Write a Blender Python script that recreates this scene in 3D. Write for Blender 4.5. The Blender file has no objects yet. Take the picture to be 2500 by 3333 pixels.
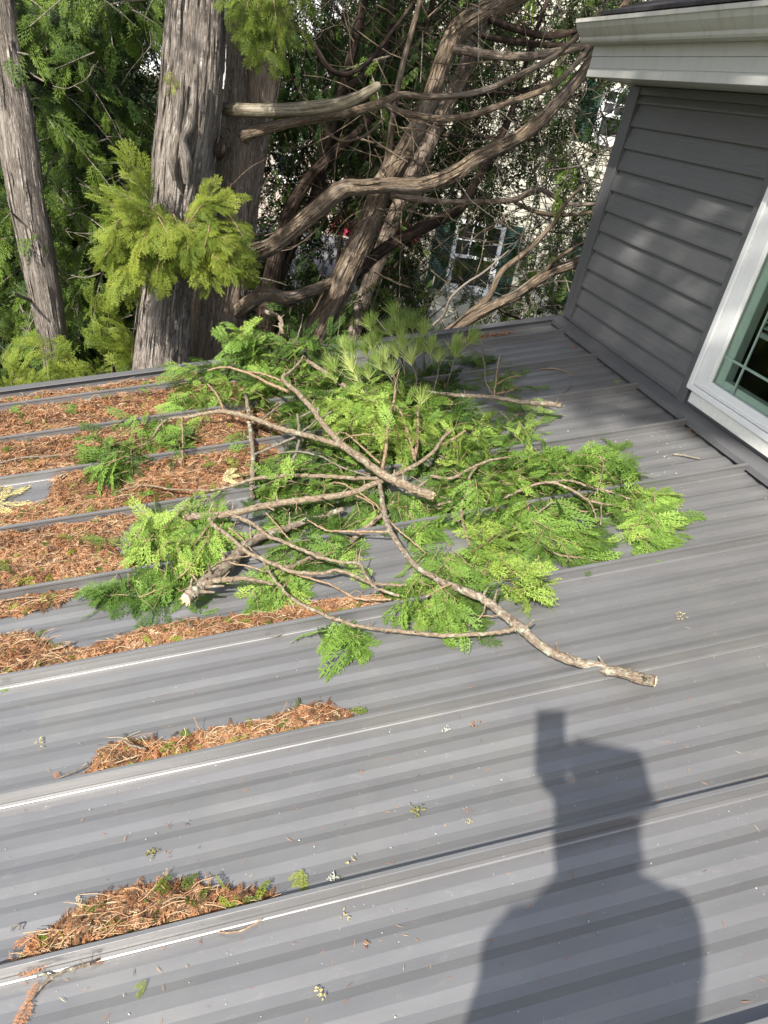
import bpy, bmesh, math, random
import numpy as np
from mathutils import Vector, Matrix

# ------------------------------------------------------------------ camera, world, sun, exposure
SC = bpy.context.scene
COL = SC.collection
CAM = np.array([0.0, 0.0, 1.4917])
RT = np.array([0.96239393, -0.2135269, 0.16794102])
DN = np.array([0.030718, -0.52870608, -0.84824895])
FW = np.array([0.26991541, 0.82150845, -0.50226441])
cd = bpy.data.cameras.new('camera')
cam = bpy.data.objects.new('camera', cd)
COL.objects.link(cam)
cam.matrix_world = Matrix(((RT[0], -DN[0], -FW[0], CAM[0]), (RT[1], -DN[1], -FW[1], CAM[1]), (RT[2], -DN[2], -FW[2], CAM[2]), (0, 0, 0, 1)))
cd.sensor_fit = 'VERTICAL'
cd.sensor_height = 36
cd.lens = 36 * 2303.5 / 3333
cd.clip_start = 0.005
cd.clip_end = 500
SC.camera = cam

SUNDIR = np.array([0.4764, 0.5672, -0.6718])       # direction the light travels
SUNDIR = SUNDIR / np.linalg.norm(SUNDIR)
w = bpy.data.worlds.new('World')
SC.world = w
w.use_nodes = True
nt = w.node_tree
nt.nodes.clear()
sky = nt.nodes.new('ShaderNodeTexSky')
sky.sky_type = 'NISHITA'
sky.sun_disc = False
sky.sun_elevation = math.radians(42.2)
sky.sun_rotation = math.atan2(-SUNDIR[0], -SUNDIR[1])
sky.air_density = 1.0
sky.dust_density = 2.0
bg = nt.nodes.new('ShaderNodeBackground')
bg.inputs[1].default_value = 0.125
wo = nt.nodes.new('ShaderNodeOutputWorld')
tcw = nt.nodes.new('ShaderNodeTexCoord')
mpw = nt.nodes.new('ShaderNodeMapping'); mpw.inputs['Scale'].default_value = (1.0, 1.0, 2.2)
nzw = nt.nodes.new('ShaderNodeTexNoise'); nzw.inputs['Scale'].default_value = 2.3; nzw.inputs['Detail'].default_value = 7; nzw.inputs['Roughness'].default_value = 0.6
rpw = nt.nodes.new('ShaderNodeValToRGB'); rpw.color_ramp.elements[0].position = 0.44; rpw.color_ramp.elements[1].position = 0.64
rpw.color_ramp.elements[1].color = (0.75, 0.75, 0.75, 1)
mxw = nt.nodes.new('ShaderNodeMix'); mxw.data_type = 'RGBA'; mxw.inputs[7].default_value = (7.0, 7.2, 7.6, 1)   # thin bright cloud
nt.links.new(tcw.outputs['Generated'], mpw.inputs[0]); nt.links.new(mpw.outputs[0], nzw.inputs['Vector'])
nt.links.new(nzw.outputs['Fac'], rpw.inputs[0]); nt.links.new(rpw.outputs[0], mxw.inputs[0])
nt.links.new(sky.outputs[0], mxw.inputs[6]); nt.links.new(mxw.outputs[2], bg.inputs[0])
nt.links.new(bg.outputs[0], wo.inputs[0])
sl = bpy.data.lights.new('sun', 'SUN')
sl.energy = 4.7
sl.angle = math.radians(0.7)
sl.color = (1.0, 0.95, 0.87)
sun = bpy.data.objects.new('sun', sl)
COL.objects.link(sun)
sun.rotation_euler = Vector(SUNDIR).to_track_quat('-Z', 'Y').to_euler()
SC.view_settings.view_transform = 'Standard'
SC.view_settings.look = 'None'
SC.view_settings.exposure = 0.84
SC.view_settings.gamma = 1.0
SC.cycles.max_bounces = 6
SC.cycles.transparent_max_bounces = 8

R = random.Random(7)
NR = np.random.default_rng(11)
SL = 0.23441                                        # roof slope, rise per metre towards the wall
RN = np.array([-SL, 0, 1.0]); RN /= np.linalg.norm(RN)  # roof normal
SH = 0.042                                          # seam height
XW = 2.205                                          # face of the upper wall
KW = XW / 2.1228
F_PX = 2303.5 / 1.507


# ------------------------------------------------------------------ helpers
def ray(px, py):
    q = ((px - 829.5) / F_PX) * RT + ((py - 1105.8) / F_PX) * DN + FW
    return q


def on_roof_raw(px, py, h=0.0):
    """point h metres above the roof pan under the sight line through (px, py)"""
    d = ray(px, py)
    off = -SH + h
    t = (off - CAM[2]) / (d[2] - SL * d[0])
    return CAM + d * t


def on_roof(px, py, h=0.0):
    """same, but nothing lies beyond the rake edge: there the point is lifted instead"""
    p = on_roof_raw(px, py, h)
    if p[1] > 3.90:
        d = ray(px, py)
        p = CAM + d * ((3.84 - 0.12 * abs(math.sin(px * 0.37 + py))) / d[1])
    return p


def at_y(px, py, y):
    d = ray(px, py)
    return CAM + d * (y / d[1])


def roof_z(x, h=0.0):
    return SL * x - SH + h


def prop(o, label=None, cat=None, group=None, kind=None):
    if label: o['label'] = label
    if cat: o['category'] = cat
    if group: o['group'] = group
    if kind: o['kind'] = kind
    return o


def empty(name, loc, label, cat, group=None):
    o = bpy.data.objects.new(name, None)
    o.location = loc
    o.empty_display_size = 0.1
    COL.objects.link(o)
    return prop(o, label, cat, group)


class MB:
    """collects shapes and links them as ONE mesh object"""
    def __init__(s):
        s.v = []; s.f4 = []; s.f3 = []; s.fn = []; s.t = []; s.b = []; s.n = 0; s.fm = []

    def add(s, V, quads=None, tris=None, tint=0.5, bark=None):
        V = np.asarray(V, float).reshape(-1, 3)
        k = len(V)
        s.v.append(V)
        s.t.append(np.full(k, tint) if np.isscalar(tint) else np.asarray(tint, float))
        s.b.append(np.zeros((k, 3)) if bark is None else bark)
        if quads is not None and len(quads): s.f4.append(np.asarray(quads, int) + s.n)
        if tris is not None and len(tris): s.f3.append(np.asarray(tris, int) + s.n)
        s.n += k

    def box(s, a, b, tint=0.5):
        x0, y0, z0 = a; x1, y1, z1 = b
        V = [(x0, y0, z0), (x1, y0, z0), (x1, y1, z0), (x0, y1, z0), (x0, y0, z1), (x1, y0, z1), (x1, y1, z1), (x0, y1, z1)]
        s.add(V, [(0, 3, 2, 1), (4, 5, 6, 7), (0, 1, 5, 4), (1, 2, 6, 5), (2, 3, 7, 6), (3, 0, 4, 7)], tint=tint)

    def hexa(s, V, tint=0.5):
        s.add(V, [(0, 3, 2, 1), (4, 5, 6, 7), (0, 1, 5, 4), (1, 2, 6, 5), (2, 3, 7, 6), (3, 0, 4, 7)], tint=tint)

    def tube(s, pts, rad, sides=8, lump=0.0, flute=0.0, cap=True, tint=0.5, seed=0, fseed=0, stretch=1.0):
        P = np.asarray(pts, float); n = len(P)
        r = np.broadcast_to(np.asarray(rad, float), (n,))
        T = np.gradient(P, axis=0); T /= np.linalg.norm(T, axis=1)[:, None] + 1e-12
        up = np.array([0, 0, 1.0]) if abs(T[0][2]) < 0.9 else np.array([1.0, 0, 0])
        u = np.cross(T[0], up); u /= np.linalg.norm(u)
        L = 0; rows = []; brk = []
        rg = np.random.default_rng(seed)
        ph = rg.uniform(0, 6.28, 12)
        for i in range(n):
            if i: L += np.linalg.norm(P[i] - P[i - 1])
            u = u - T[i] * (u @ T[i]); u /= np.linalg.norm(u)
            v = np.cross(T[i], u)
            a = np.arange(sides) * 2 * math.pi / sides
            m = 1 + flute * (0.6 * np.sin(5 * a + ph[0] + 0.9 * L) + 0.5 * np.sin(8 * a + ph[1] - 0.7 * L) + 0.4 * np.sin(3 * a + ph[2] + 1.5 * L) + 0.3 * np.sin(13 * a + ph[5] + L))
            m = m + lump * (np.sin(2 * a + ph[3] + 7 * L) * 0.5 + rg.normal(0, 0.35) + rg.normal(0, 0.22, sides))
            c = np.cos(a)[:, None] * u + np.sin(a)[:, None] * v
            rows.append(P[i] + c * (r[i] * m)[:, None])
            brk.append(np.stack([np.cos(a) * r[i] + fseed, np.sin(a) * r[i], np.full(sides, L)], 1))
        V = np.concatenate(rows)
        i = np.arange(n - 1)[:, None] * sides; j = np.arange(sides)[None, :]; j2 = (j + 1) % sides
        Q = np.stack([i + j, i + j2, i + sides + j2, i + sides + j], -1).reshape(-1, 4)
        s.add(V, Q, tint=tint, bark=np.concatenate(brk))
        if cap:
            for e in (0, n - 1):
                c = P[e] + T[e] * (r[e] * (0.25 if e else -0.25))
                ring = rows[e]
                Vc = np.concatenate([ring, [c]])
                tr = [(k, (k + 1) % sides, sides) if e else ((k + 1) % sides, k, sides) for k in range(sides)]
                s.add(Vc, tris=tr, tint=tint, bark=np.concatenate([brk[e], [[fseed, 0, e]]]))

    def build(s, name, mat, parent=None, smooth=False, bark=False):
        me = bpy.data.meshes.new(name)
        if s.n:
            V = np.concatenate(s.v)
            f4 = np.concatenate(s.f4) if s.f4 else np.zeros((0, 4), int)
            f3 = np.concatenate(s.f3) if s.f3 else np.zeros((0, 3), int)
            me.vertices.add(len(V)); me.vertices.foreach_set('co', V.ravel().astype(np.float32))
            nl = len(f4) * 4 + len(f3) * 3
            me.loops.add(nl); me.loops.foreach_set('vertex_index', np.concatenate([f4.ravel(), f3.ravel()]).astype(np.int32))
            me.polygons.add(len(f4) + len(f3))
            st = np.concatenate([np.arange(len(f4)) * 4, len(f4) * 4 + np.arange(len(f3)) * 3])
            me.polygons.foreach_set('loop_start', st.astype(np.int32))
            me.update(calc_edges=True)
            me.validate()
            me.polygons.foreach_set('use_smooth', np.full(len(me.polygons), bool(smooth)))
            at = me.attributes.new('tint', 'FLOAT', 'POINT')
            at.data.foreach_set('value', np.concatenate(s.t).astype(np.float32))
            if bark:
                ab = me.attributes.new('bark', 'FLOAT_VECTOR', 'POINT')
                ab.data.foreach_set('vector', np.concatenate(s.b).astype(np.float32).ravel())
        me.materials.append(mat)
        o = bpy.data.objects.new(name, me)
        COL.objects.link(o)
        if parent is not None:
            o.parent = parent
            o.matrix_parent_inverse = Matrix.Translation(parent.location).inverted()
        return o


# ------------------------------------------------------------------ materials
class M:
    def __init__(s, name, rough=0.6, spec=0.4):
        s.m = bpy.data.materials.new(name); s.m.use_nodes = True
        s.t = s.m.node_tree; s.b = s.t.nodes['Principled BSDF']
        s.b.inputs['Roughness'].default_value = rough
        s.b.inputs['Specular IOR Level'].default_value = spec
        s.out = s.t.nodes['Material Output']

    def n(s, typ, **k):
        x = s.t.nodes.new(typ)
        for a, b in k.items(): setattr(x, a, b)
        return x

    def l(s, a, b): s.t.links.new(a, b)

    def coord(s, kind='Object', scale=(1, 1, 1), rot=(0, 0, 0)):
        if kind in ('bark', 'tint'):
            tc = s.n('ShaderNodeAttribute', attribute_name=kind); o = tc.outputs['Vector']
        else:
            tc = s.n('ShaderNodeTexCoord'); o = tc.outputs[kind]
        mp = s.n('ShaderNodeMapping')
        mp.inputs['Scale'].default_value = scale; mp.inputs['Rotation'].default_value = rot
        s.l(o, mp.inputs[0])
        return mp.outputs[0]

    def noise(s, co, scale, detail=4, rough=0.55, dist=0.0):
        x = s.n('ShaderNodeTexNoise'); s.l(co, x.inputs['Vector'])
        x.inputs['Scale'].default_value = scale; x.inputs['Detail'].default_value = detail
        x.inputs['Roughness'].default_value = rough; x.inputs['Distortion'].default_value = dist
        return x.outputs['Fac']

    def ramp(s, fac, stops, interp='LINEAR'):
        x = s.n('ShaderNodeValToRGB'); s.l(fac, x.inputs[0])
        e = x.color_ramp; e.interpolation = interp
        while len(e.elements) < len(stops): e.elements.new(0.5)
        for i, (p, c) in enumerate(stops):
            e.elements[i].position = p
            e.elements[i].color = (c, c, c, 1) if np.isscalar(c) else (*c, 1)
        return x.outputs[0]

    def mix(s, fac, a, b, mode='MIX'):
        x = s.n('ShaderNodeMix', data_type='RGBA', blend_type=mode)
        for val, i in ((fac, 0), (a, 6), (b, 7)):
            if hasattr(val, 'is_output') or hasattr(val, 'links'): s.l(val, x.inputs[i])
            elif i == 0: x.inputs[i].default_value = val
            else: x.inputs[i].default_value = (*val, 1)
        return x.outputs[2]

    def bump(s, h, dist=0.01, strength=1.0):
        x = s.n('ShaderNodeBump'); s.l(h, x.inputs['Height'])
        x.inputs['Distance'].default_value = dist; x.inputs['Strength'].default_value = strength
        s.l(x.outputs[0], s.b.inputs['Normal'])
        return x

    def col(s, c):
        if isinstance(c, tuple): s.b.inputs['Base Color'].default_value = (*c, 1)
        else: s.l(c, s.b.inputs['Base Color'])


def mat_plain(name, c, rough=0.6, spec=0.4, var=0.12, scale=20):
    m = M(name, rough, spec)
    co = m.coord()
    f = m.noise(co, scale)
    lo = tuple(x * (1 - var) for x in c); hi = tuple(min(1, x * (1 + var)) for x in c)
    m.col(m.ramp(f, [(0.3, lo), (0.7, hi)]))
    return m.m


def mat_roof():
    m = M('roof_metal', 0.36, 0.5)
    m.b.inputs['Metallic'].default_value = 0.42
    co = m.coord('Object')
    sc = m.coord('Object', (1.2, 9, 9))
    base = m.ramp(m.noise(sc, 1.6, 5), [(0.3, (0.192, 0.190, 0.191)), (0.7, (0.230, 0.228, 0.228))])
    # greenish algae film in patches, stronger up near the wall
    film = m.ramp(m.noise(co, 2.6, 8, 0.65), [(0.50, 0.0), (0.70, 0.55)])
    c1 = m.mix(film, base, (0.245, 0.242, 0.215))
    # pale dusty smears
    sm = m.ramp(m.noise(m.coord('Object', (3.0, 12, 12)), 3.5, 9, 0.75, 0.6), [(0.57, 0.0), (0.72, 0.45)])
    c2 = m.mix(sm, c1, (0.33, 0.32, 0.29))
    # little pale specks
    vo = m.n('ShaderNodeTexVoronoi'); m.l(co, vo.inputs['Vector']); vo.inputs['Scale'].default_value = 38
    sp = m.ramp(vo.outputs['Distance'], [(0.045, 1.0), (0.075, 0.0)])
    gate = m.ramp(m.noise(co, 3.1, 3), [(0.52, 0.0), (0.6, 1.0)])
    mm = m.n('ShaderNodeMath', operation='MULTIPLY'); m.l(sp, mm.inputs[0]); m.l(gate, mm.inputs[1])
    c3 = m.mix(mm.outputs[0], c2, (0.45, 0.44, 0.38))
    m.col(c3)
    rr = m.ramp(film, [(0.0, 0.34), (1.0, 0.5)])
    m.l(rr, m.b.inputs['Roughness'])
    m.bump(m.noise(m.coord('Object', (1, 1, 1)), 240, 2), 0.0004, 0.35)
    return m.m


def mat_bark(name, dark, mid, light, zs=0.10, scale=60, bumpd=0.012, lichen=0.0, sil=0.0):
    m = M(name, 0.9, 0.15)
    co = m.coord('bark', (1, 1, zs))
    f = m.noise(co, scale, 6, 0.62, 0.35)
    g = m.noise(m.coord('bark', (1, 1, 0.5)), 6, 4)
    c = m.ramp(f, [(0.34, dark), (0.5, mid), (0.68, light)])
    c = m.mix(m.ramp(g, [(0.35, 0.0), (0.7, 0.55)]), c, tuple(x * 0.62 for x in mid))
    if sil:
        s2 = m.ramp(m.noise(m.coord('bark', (1, 1, 0.06)), 30, 6, 0.65), [(0.52, 0.0), (0.64, sil)])
        c = m.mix(s2, c, (0.50, 0.45, 0.40))
    fine = m.ramp(m.noise(m.coord('bark', (1, 1, 0.10)), scale * 3.2, 3, 0.7), [(0.36, 0.6), (0.56, 1.0)])
    c = m.mix(1.0, c, fine, 'MULTIPLY')
    if lichen:
        s3 = m.ramp(m.noise(m.coord('Object'), 34, 6, 0.7), [(0.56, 0.0), (0.62, lichen)])
        c = m.mix(s3, c, (0.36, 0.40, 0.30))
    m.col(c)
    h = m.noise(co, scale * 0.8, 8, 0.7, 0.5)
    m.bump(h, bumpd, 1.0)
    return m.m


def mat_leaf(name, stops, trans=0.35, rough=0.55, nscale=3.0):
    m = M(name, rough, 0.25)
    at = m.n('ShaderNodeAttribute', attribute_name='tint')
    c = m.ramp(at.outputs['Fac'], stops)
    f = m.noise(m.coord('Object'), nscale, 3)
    c = m.mix(m.ramp(f, [(0.35, 0.0), (0.7, 0.14)]), c, stops[-1][1])
    m.col(c)
    tr = m.n('ShaderNodeBsdfTranslucent'); m.l(c, tr.inputs[0])
    mx = m.n('ShaderNodeMixShader'); mx.inputs[0].default_value = trans
    m.l(m.b.outputs[0], mx.inputs[1]); m.l(tr.outputs[0], mx.inputs[2]); m.l(mx.outputs[0], m.out.inputs[0])
    return m.m


ROOF = mat_roof()
TRIM = mat_plain('grey_trim', (0.115, 0.115, 0.118), 0.45, 0.45, 0.06, 6)
LITTER_BED = None


def mat_siding():
    m = M('grey_siding', 0.55, 0.35)
    f = m.noise(m.coord('Object', (1, 1, 22)), 7, 6, 0.6, 0.4)
    c = m.ramp(f, [(0.3, (0.116, 0.115, 0.116)), (0.7, (0.146, 0.145, 0.145))])
    m.col(c)
    m.bump(m.noise(m.coord('Object', (1, 1.5, 30)), 14, 4, 0.6, 0.8), 0.0012, 0.6)
    return m.m


SIDING = mat_siding()


def mat_white(name, c, stain=0.4):
    m = M(name, 0.42, 0.4)
    s1 = m.ramp(m.noise(m.coord('Object', (1, 5, 1.4)), 3.2, 8, 0.7, 0.5), [(0.5, 0.0), (0.75, stain)])
    m.col(m.mix(s1, c, tuple(x * y for x, y in zip(c, (0.62, 0.57, 0.45)))))
    return m.m


GUTTER = mat_white('gutter_paint', (0.46, 0.455, 0.42), 0.8)
FASCIA = mat_white('fascia_paint', (0.47, 0.47, 0.45), 0.35)
WHITE = mat_white('white_vinyl', (0.80, 0.80, 0.79), 0.10)
BOARD = mat_plain('white_board', (0.74, 0.73, 0.68), 0.7, 0.3, 0.06, 40)
DARKROOF = mat_plain('dark_roofing', (0.035, 0.032, 0.034), 0.8, 0.3, 0.4, 30)
MUNTIN = mat_plain('muntin_paint', (0.82, 0.90, 0.84), 0.5)
INNER = mat_plain('window_liner', (0.74, 0.84, 0.74), 0.6, 0.3, 0.05)
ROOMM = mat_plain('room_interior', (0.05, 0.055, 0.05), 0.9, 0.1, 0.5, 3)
BLIND = mat_plain('blind_slats', (0.42, 0.50, 0.45), 0.6)


def mat_glass():
    m = M('window_glass', 0.02, 0.5)
    g = m.n('ShaderNodeBsdfGlossy'); g.inputs['Roughness'].default_value = 0.02
    t = m.n('ShaderNodeBsdfTransparent'); t.inputs[0].default_value = (0.90, 0.97, 0.92, 1)
    fr = m.n('ShaderNodeFresnel'); fr.inputs[0].default_value = 1.55
    mx = m.n('ShaderNodeMixShader')
    m.l(fr.outputs[0], mx.inputs[0]); m.l(t.outputs[0], mx.inputs[1]); m.l(g.outputs[0], mx.inputs[2]); m.l(mx.outputs[0], m.out.inputs[0])
    return m.m


GLASS = mat_glass()
BARK_T = mat_bark('cedar_bark', (0.060, 0.048, 0.039), (0.25, 0.212, 0.180), (0.58, 0.53, 0.47), 0.07, 200, 0.016, sil=0.6)
BARK_R = mat_bark('red_brown_bark', (0.065, 0.048, 0.036), (0.30, 0.235, 0.180), (0.58, 0.48, 0.39), 0.08, 170, 0.014, sil=0.3)
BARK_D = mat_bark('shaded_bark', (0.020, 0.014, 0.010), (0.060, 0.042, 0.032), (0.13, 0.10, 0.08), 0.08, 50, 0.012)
BARK_L = mat_bark('limb_bark', (0.045, 0.033, 0.022), (0.19, 0.142, 0.098), (0.48, 0.38, 0.275), 0.09, 170, 0.012, sil=0.4)
DEADW = mat_bark('weathered_dead_wood', (0.10, 0.08, 0.05), (0.27, 0.23, 0.16), (0.46, 0.41, 0.31), 0.06, 60, 0.010, lichen=0.3, sil=0.4)
BARK_B = mat_bark('young_cedar_bark', (0.13, 0.095, 0.062), (0.27, 0.205, 0.14), (0.44, 0.36, 0.26), 0.5, 150, 0.0022, lichen=0.5)
BARK_BL = mat_bark('lichened_bark', (0.13, 0.10, 0.07), (0.26, 0.20, 0.145), (0.42, 0.38, 0.31), 0.6, 110, 0.004, lichen=0.9)
TWIG = mat_bark('twig_bark', (0.20, 0.125, 0.07), (0.34, 0.235, 0.15), (0.50, 0.39, 0.27), 0.6, 150, 0.001)
GTWIG = mat_bark('grey_twig_bark', (0.12, 0.10, 0.08), (0.23, 0.20, 0.16), (0.36, 0.33, 0.28), 0.6, 150, 0.001)
CUT = mat_plain('fresh_broken_wood', (0.68, 0.52, 0.34), 0.8, 0.2, 0.25, 160)
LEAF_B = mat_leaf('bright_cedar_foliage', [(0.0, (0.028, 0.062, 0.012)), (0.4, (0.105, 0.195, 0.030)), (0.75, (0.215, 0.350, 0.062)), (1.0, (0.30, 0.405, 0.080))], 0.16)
LEAF_Y = mat_leaf('yellow_green_cedar_foliage', [(0.0, (0.040, 0.075, 0.010)), (0.5, (0.140, 0.200, 0.024)), (1.0, (0.30, 0.345, 0.050))], 0.32)
LEAF_D = mat_leaf('dark_cedar_foliage', [(0.0, (0.010, 0.026, 0.006)), (0.5, (0.028, 0.060, 0.012)), (1.0, (0.14, 0.215, 0.030))], 0.15)  # albedo kept low: dense shade of the background trees put into the colour
NEEDLE = mat_leaf('pine_needles', [(0.0, (0.05, 0.10, 0.025)), (0.5, (0.26, 0.36, 0.080)), (1.0, (0.60, 0.66, 0.24))], 0.25)
BROWN = mat_leaf('dead_cedar_scales', [(0.0, (0.050, 0.030, 0.020)), (0.3, (0.17, 0.080, 0.042)), (0.62, (0.44, 0.195, 0.082)), (0.85, (0.46, 0.27, 0.15)), (1.0, (0.58, 0.48, 0.31))], 0.15, 0.8, 9.0)
TAN = mat_leaf('dried_tan_frond', [(0.0, (0.40, 0.33, 0.12)), (0.6, (0.62, 0.52, 0.22)), (1.0, (0.72, 0.66, 0.36))], 0.2, 0.8)
MOSS = mat_plain('dried_moss', (0.20, 0.19, 0.07), 0.95, 0.1, 0.6, 120)
PALE = mat_plain('pale_lichen', (0.52, 0.53, 0.44), 0.9, 0.2, 0.25, 90)
BEDM = mat_plain('litter_bed', (0.085, 0.040, 0.022), 0.95, 0.1, 0.6, 120)


# ------------------------------------------------------------------ cedar fronds
def frond_template(seed, nside=15, nsub=6, wide=1.0):
    """flat arborvitae spray, length 1 along +x, lying in xy"""
    rg = np.random.default_rng(seed)
    V = []; Q = []; T = []

    def leaf(p, q, wd, t):
        p = np.array(p); q = np.array(q); d = q - p; L = np.linalg.norm(d) + 1e-9
        nrm = np.array([-d[1], d[0]]) / L * wd * 0.5
        m = p + d * 0.45
        k = len(V)
        V.extend([p, m + nrm, q, m - nrm]); Q.append((k, k + 3, k + 2, k + 1)); T.extend([t - 0.1, t, t + 0.12, t])
    bend = rg.uniform(-0.25, 0.25)

    def axis(t): return np.array([t, bend * t * t])
    for i in range(6):
        leaf(axis(i / 6), axis((i + 1.25) / 6), 0.034 * wide, 0.35)
    for i in range(nside):
        t = 0.06 + 0.90 * (i + rg.uniform(-0.2, 0.2)) / nside
        sd = 1 if i % 2 else -1
        ln = (0.50 * (math.sin(math.pi * (0.10 + 0.80 * (1 - t))) ** 0.8) * (1.12 - 0.55 * t) + 0.03) * rg.uniform(0.8, 1.15)
        an = math.radians(rg.uniform(40, 54) - 16 * t)
        p0 = axis(t)
        cur = rg.uniform(-0.1, 0.25)

        def ax2(u): 
            a2 = an - cur * u
            return p0 + ln * u * np.array([math.cos(a2), sd * math.sin(a2)])
        leaf(ax2(0), ax2(0.55), 0.034 * wide, 0.45); leaf(ax2(0.45), ax2(1.0), 0.036 * wide, 0.62)
        ns = max(1, int(round(nsub * (0.35 + ln * 1.7))))
        for j in range(ns):
            u = 0.16 + 0.78 * j / ns
            s2 = 1 if j % 2 else -1
            a3 = (an - cur * u) * sd + s2 * math.radians(rg.uniform(30, 44))
            l2 = ln * 0.42 * (1.05 - 0.6 * u) * rg.uniform(0.8, 1.2) + 0.012
            p = ax2(u)
            leaf(p, p + l2 * np.array([math.cos(a3), math.sin(a3)]), 0.038 * wide, 0.55)
    V = np.array(V)
    z = 0.02 * np.sin(V[:, 0] * 9 + seed) + rg.normal(0, 0.006, len(V))
    return np.column_stack([V, z]), np.array(Q), np.array(T) - 0.5


FT_HI = [frond_template(i, 14, 5, 0.95) for i in range(9)]
FT_FN = [frond_template(20 + i, 15, 6, 0.72) for i in range(8)]
FT_MD = [frond_template(40 + i, 11, 4, 1.5) for i in range(7)]
FT_LO = [frond_template(80 + i, 7, 2, 2.4) for i in range(6)]


def unit(v):
    v = np.asarray(v, float); return v / (np.linalg.norm(v) + 1e-12)


def put_frond(mb, T, p, d, nrm, size, tint, droop=0.25, wid=1.0):
    V, Q, tt = T
    x = unit(d); z = unit(np.asarray(nrm) - x * (np.asarray(nrm) @ x)); y = np.cross(z, x)
    h = V[:, 2] - droop * V[:, 0] ** 2 - 0.35 * droop * V[:, 1] ** 2
    W = p + size * (V[:, :1] * x + wid * V[:, 1:2] * y + h[:, None] * z)
    mb.add(W, Q, tint=np.clip(tint + tt * 0.5, 0, 1))


def rot_about(v, axis, ang):
    axis = unit(axis); c, s = math.cos(ang), math.sin(ang)
    return v * c + np.cross(axis, v) * s + axis * (axis @ v) * (1 - c)


def spray(tw, lf, p, d, nrm, L, TS, size, tint, n=7, droop=0.3, rtw=0.0022, fan=0.75, rg=NR, jit=0.25, zmin=None):
    """a twig with fronds set left and right along it and one at its end"""
    d = unit(d); nrm = unit(nrm - d * (nrm @ d)); side = np.cross(nrm, d)
    bend = rg.uniform(-0.3, 0.3)
    pts = []
    m = 6
    for i in range(m):
        t = i / (m - 1)
        pts.append(p + L * (t * d + bend * t * t * side * 0.5 - droop * 0.45 * t * t * nrm))
    pts = np.array(pts)
    if zmin is not None:
        zm = SL * pts[:, 0] - SH + zmin; pts[:, 2] = np.maximum(pts[:, 2], zm)
    if tw is not None: tw.tube(pts, np.linspace(rtw, rtw * 0.45, m), 5, cap=False, tint=0.5, seed=int(rg.integers(1e6)))
    for i in range(n):
        t = (i + 0.6) / n
        k = min(m - 2, int(t * (m - 1))); fr = t * (m - 1) - k
        q = pts[k] * (1 - fr) + pts[k + 1] * fr
        tdir = unit(pts[k + 1] - pts[k])
        sg = 1 if i % 2 else -1
        ang = sg * fan * rg.uniform(0.65, 1.15) * (1.0 - 0.25 * t)
        if i == n - 1: ang = rg.uniform(-0.2, 0.2)
        fd = rot_about(tdir, nrm, ang)
        fd = fd + nrm * rg.normal(-0.05, jit)
        fn = nrm + rg.normal(0, jit * 1.3, 3)
        put_frond(lf, TS[int(rg.integers(len(TS)))], q, fd, fn, size * rg.uniform(0.6, 1.3), tint + rg.normal(0, 0.14), droop * rg.uniform(0.3, 2.4), rg.uniform(0.55, 1.1))


def smooth_path(P, n=8):
    P = np.asarray(P, float)
    if len(P) < 3: 
        t = np.linspace(0, 1, n)[:, None]; return P[0] * (1 - t) + P[-1] * t
    out = []
    Q = np.vstack([2 * P[0] - P[1], P, 2 * P[-1] - P[-2]])
    for i in range(1, len(Q) - 2):
        for k in range(n):
            t = k / n
            a, b, c, d = Q[i - 1], Q[i], Q[i + 1], Q[i + 2]
            out.append(0.5 * ((2 * b) + (-a + c) * t + (2 * a - 5 * b + 4 * c - d) * t * t + (-a + 3 * b - 3 * c + d) * t ** 3))
    out.append(P[-1])
    return np.array(out)


# ------------------------------------------------------------------ our house: metal roof, upper wall, window, eave
SEAM_Y = [0.8202 + 0.42 * k for k in range(-4, 8)]
X0, X1 = -2.6, 2.17                                 # eave end, wall end of the pans
YR = 3.955                                          # rake edge
house = empty('grey_sided_house', (2.2, 2.0, -3.5), 'charcoal grey sided house with ribbed metal porch roof strewn with branches and litter', 'house')


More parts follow.
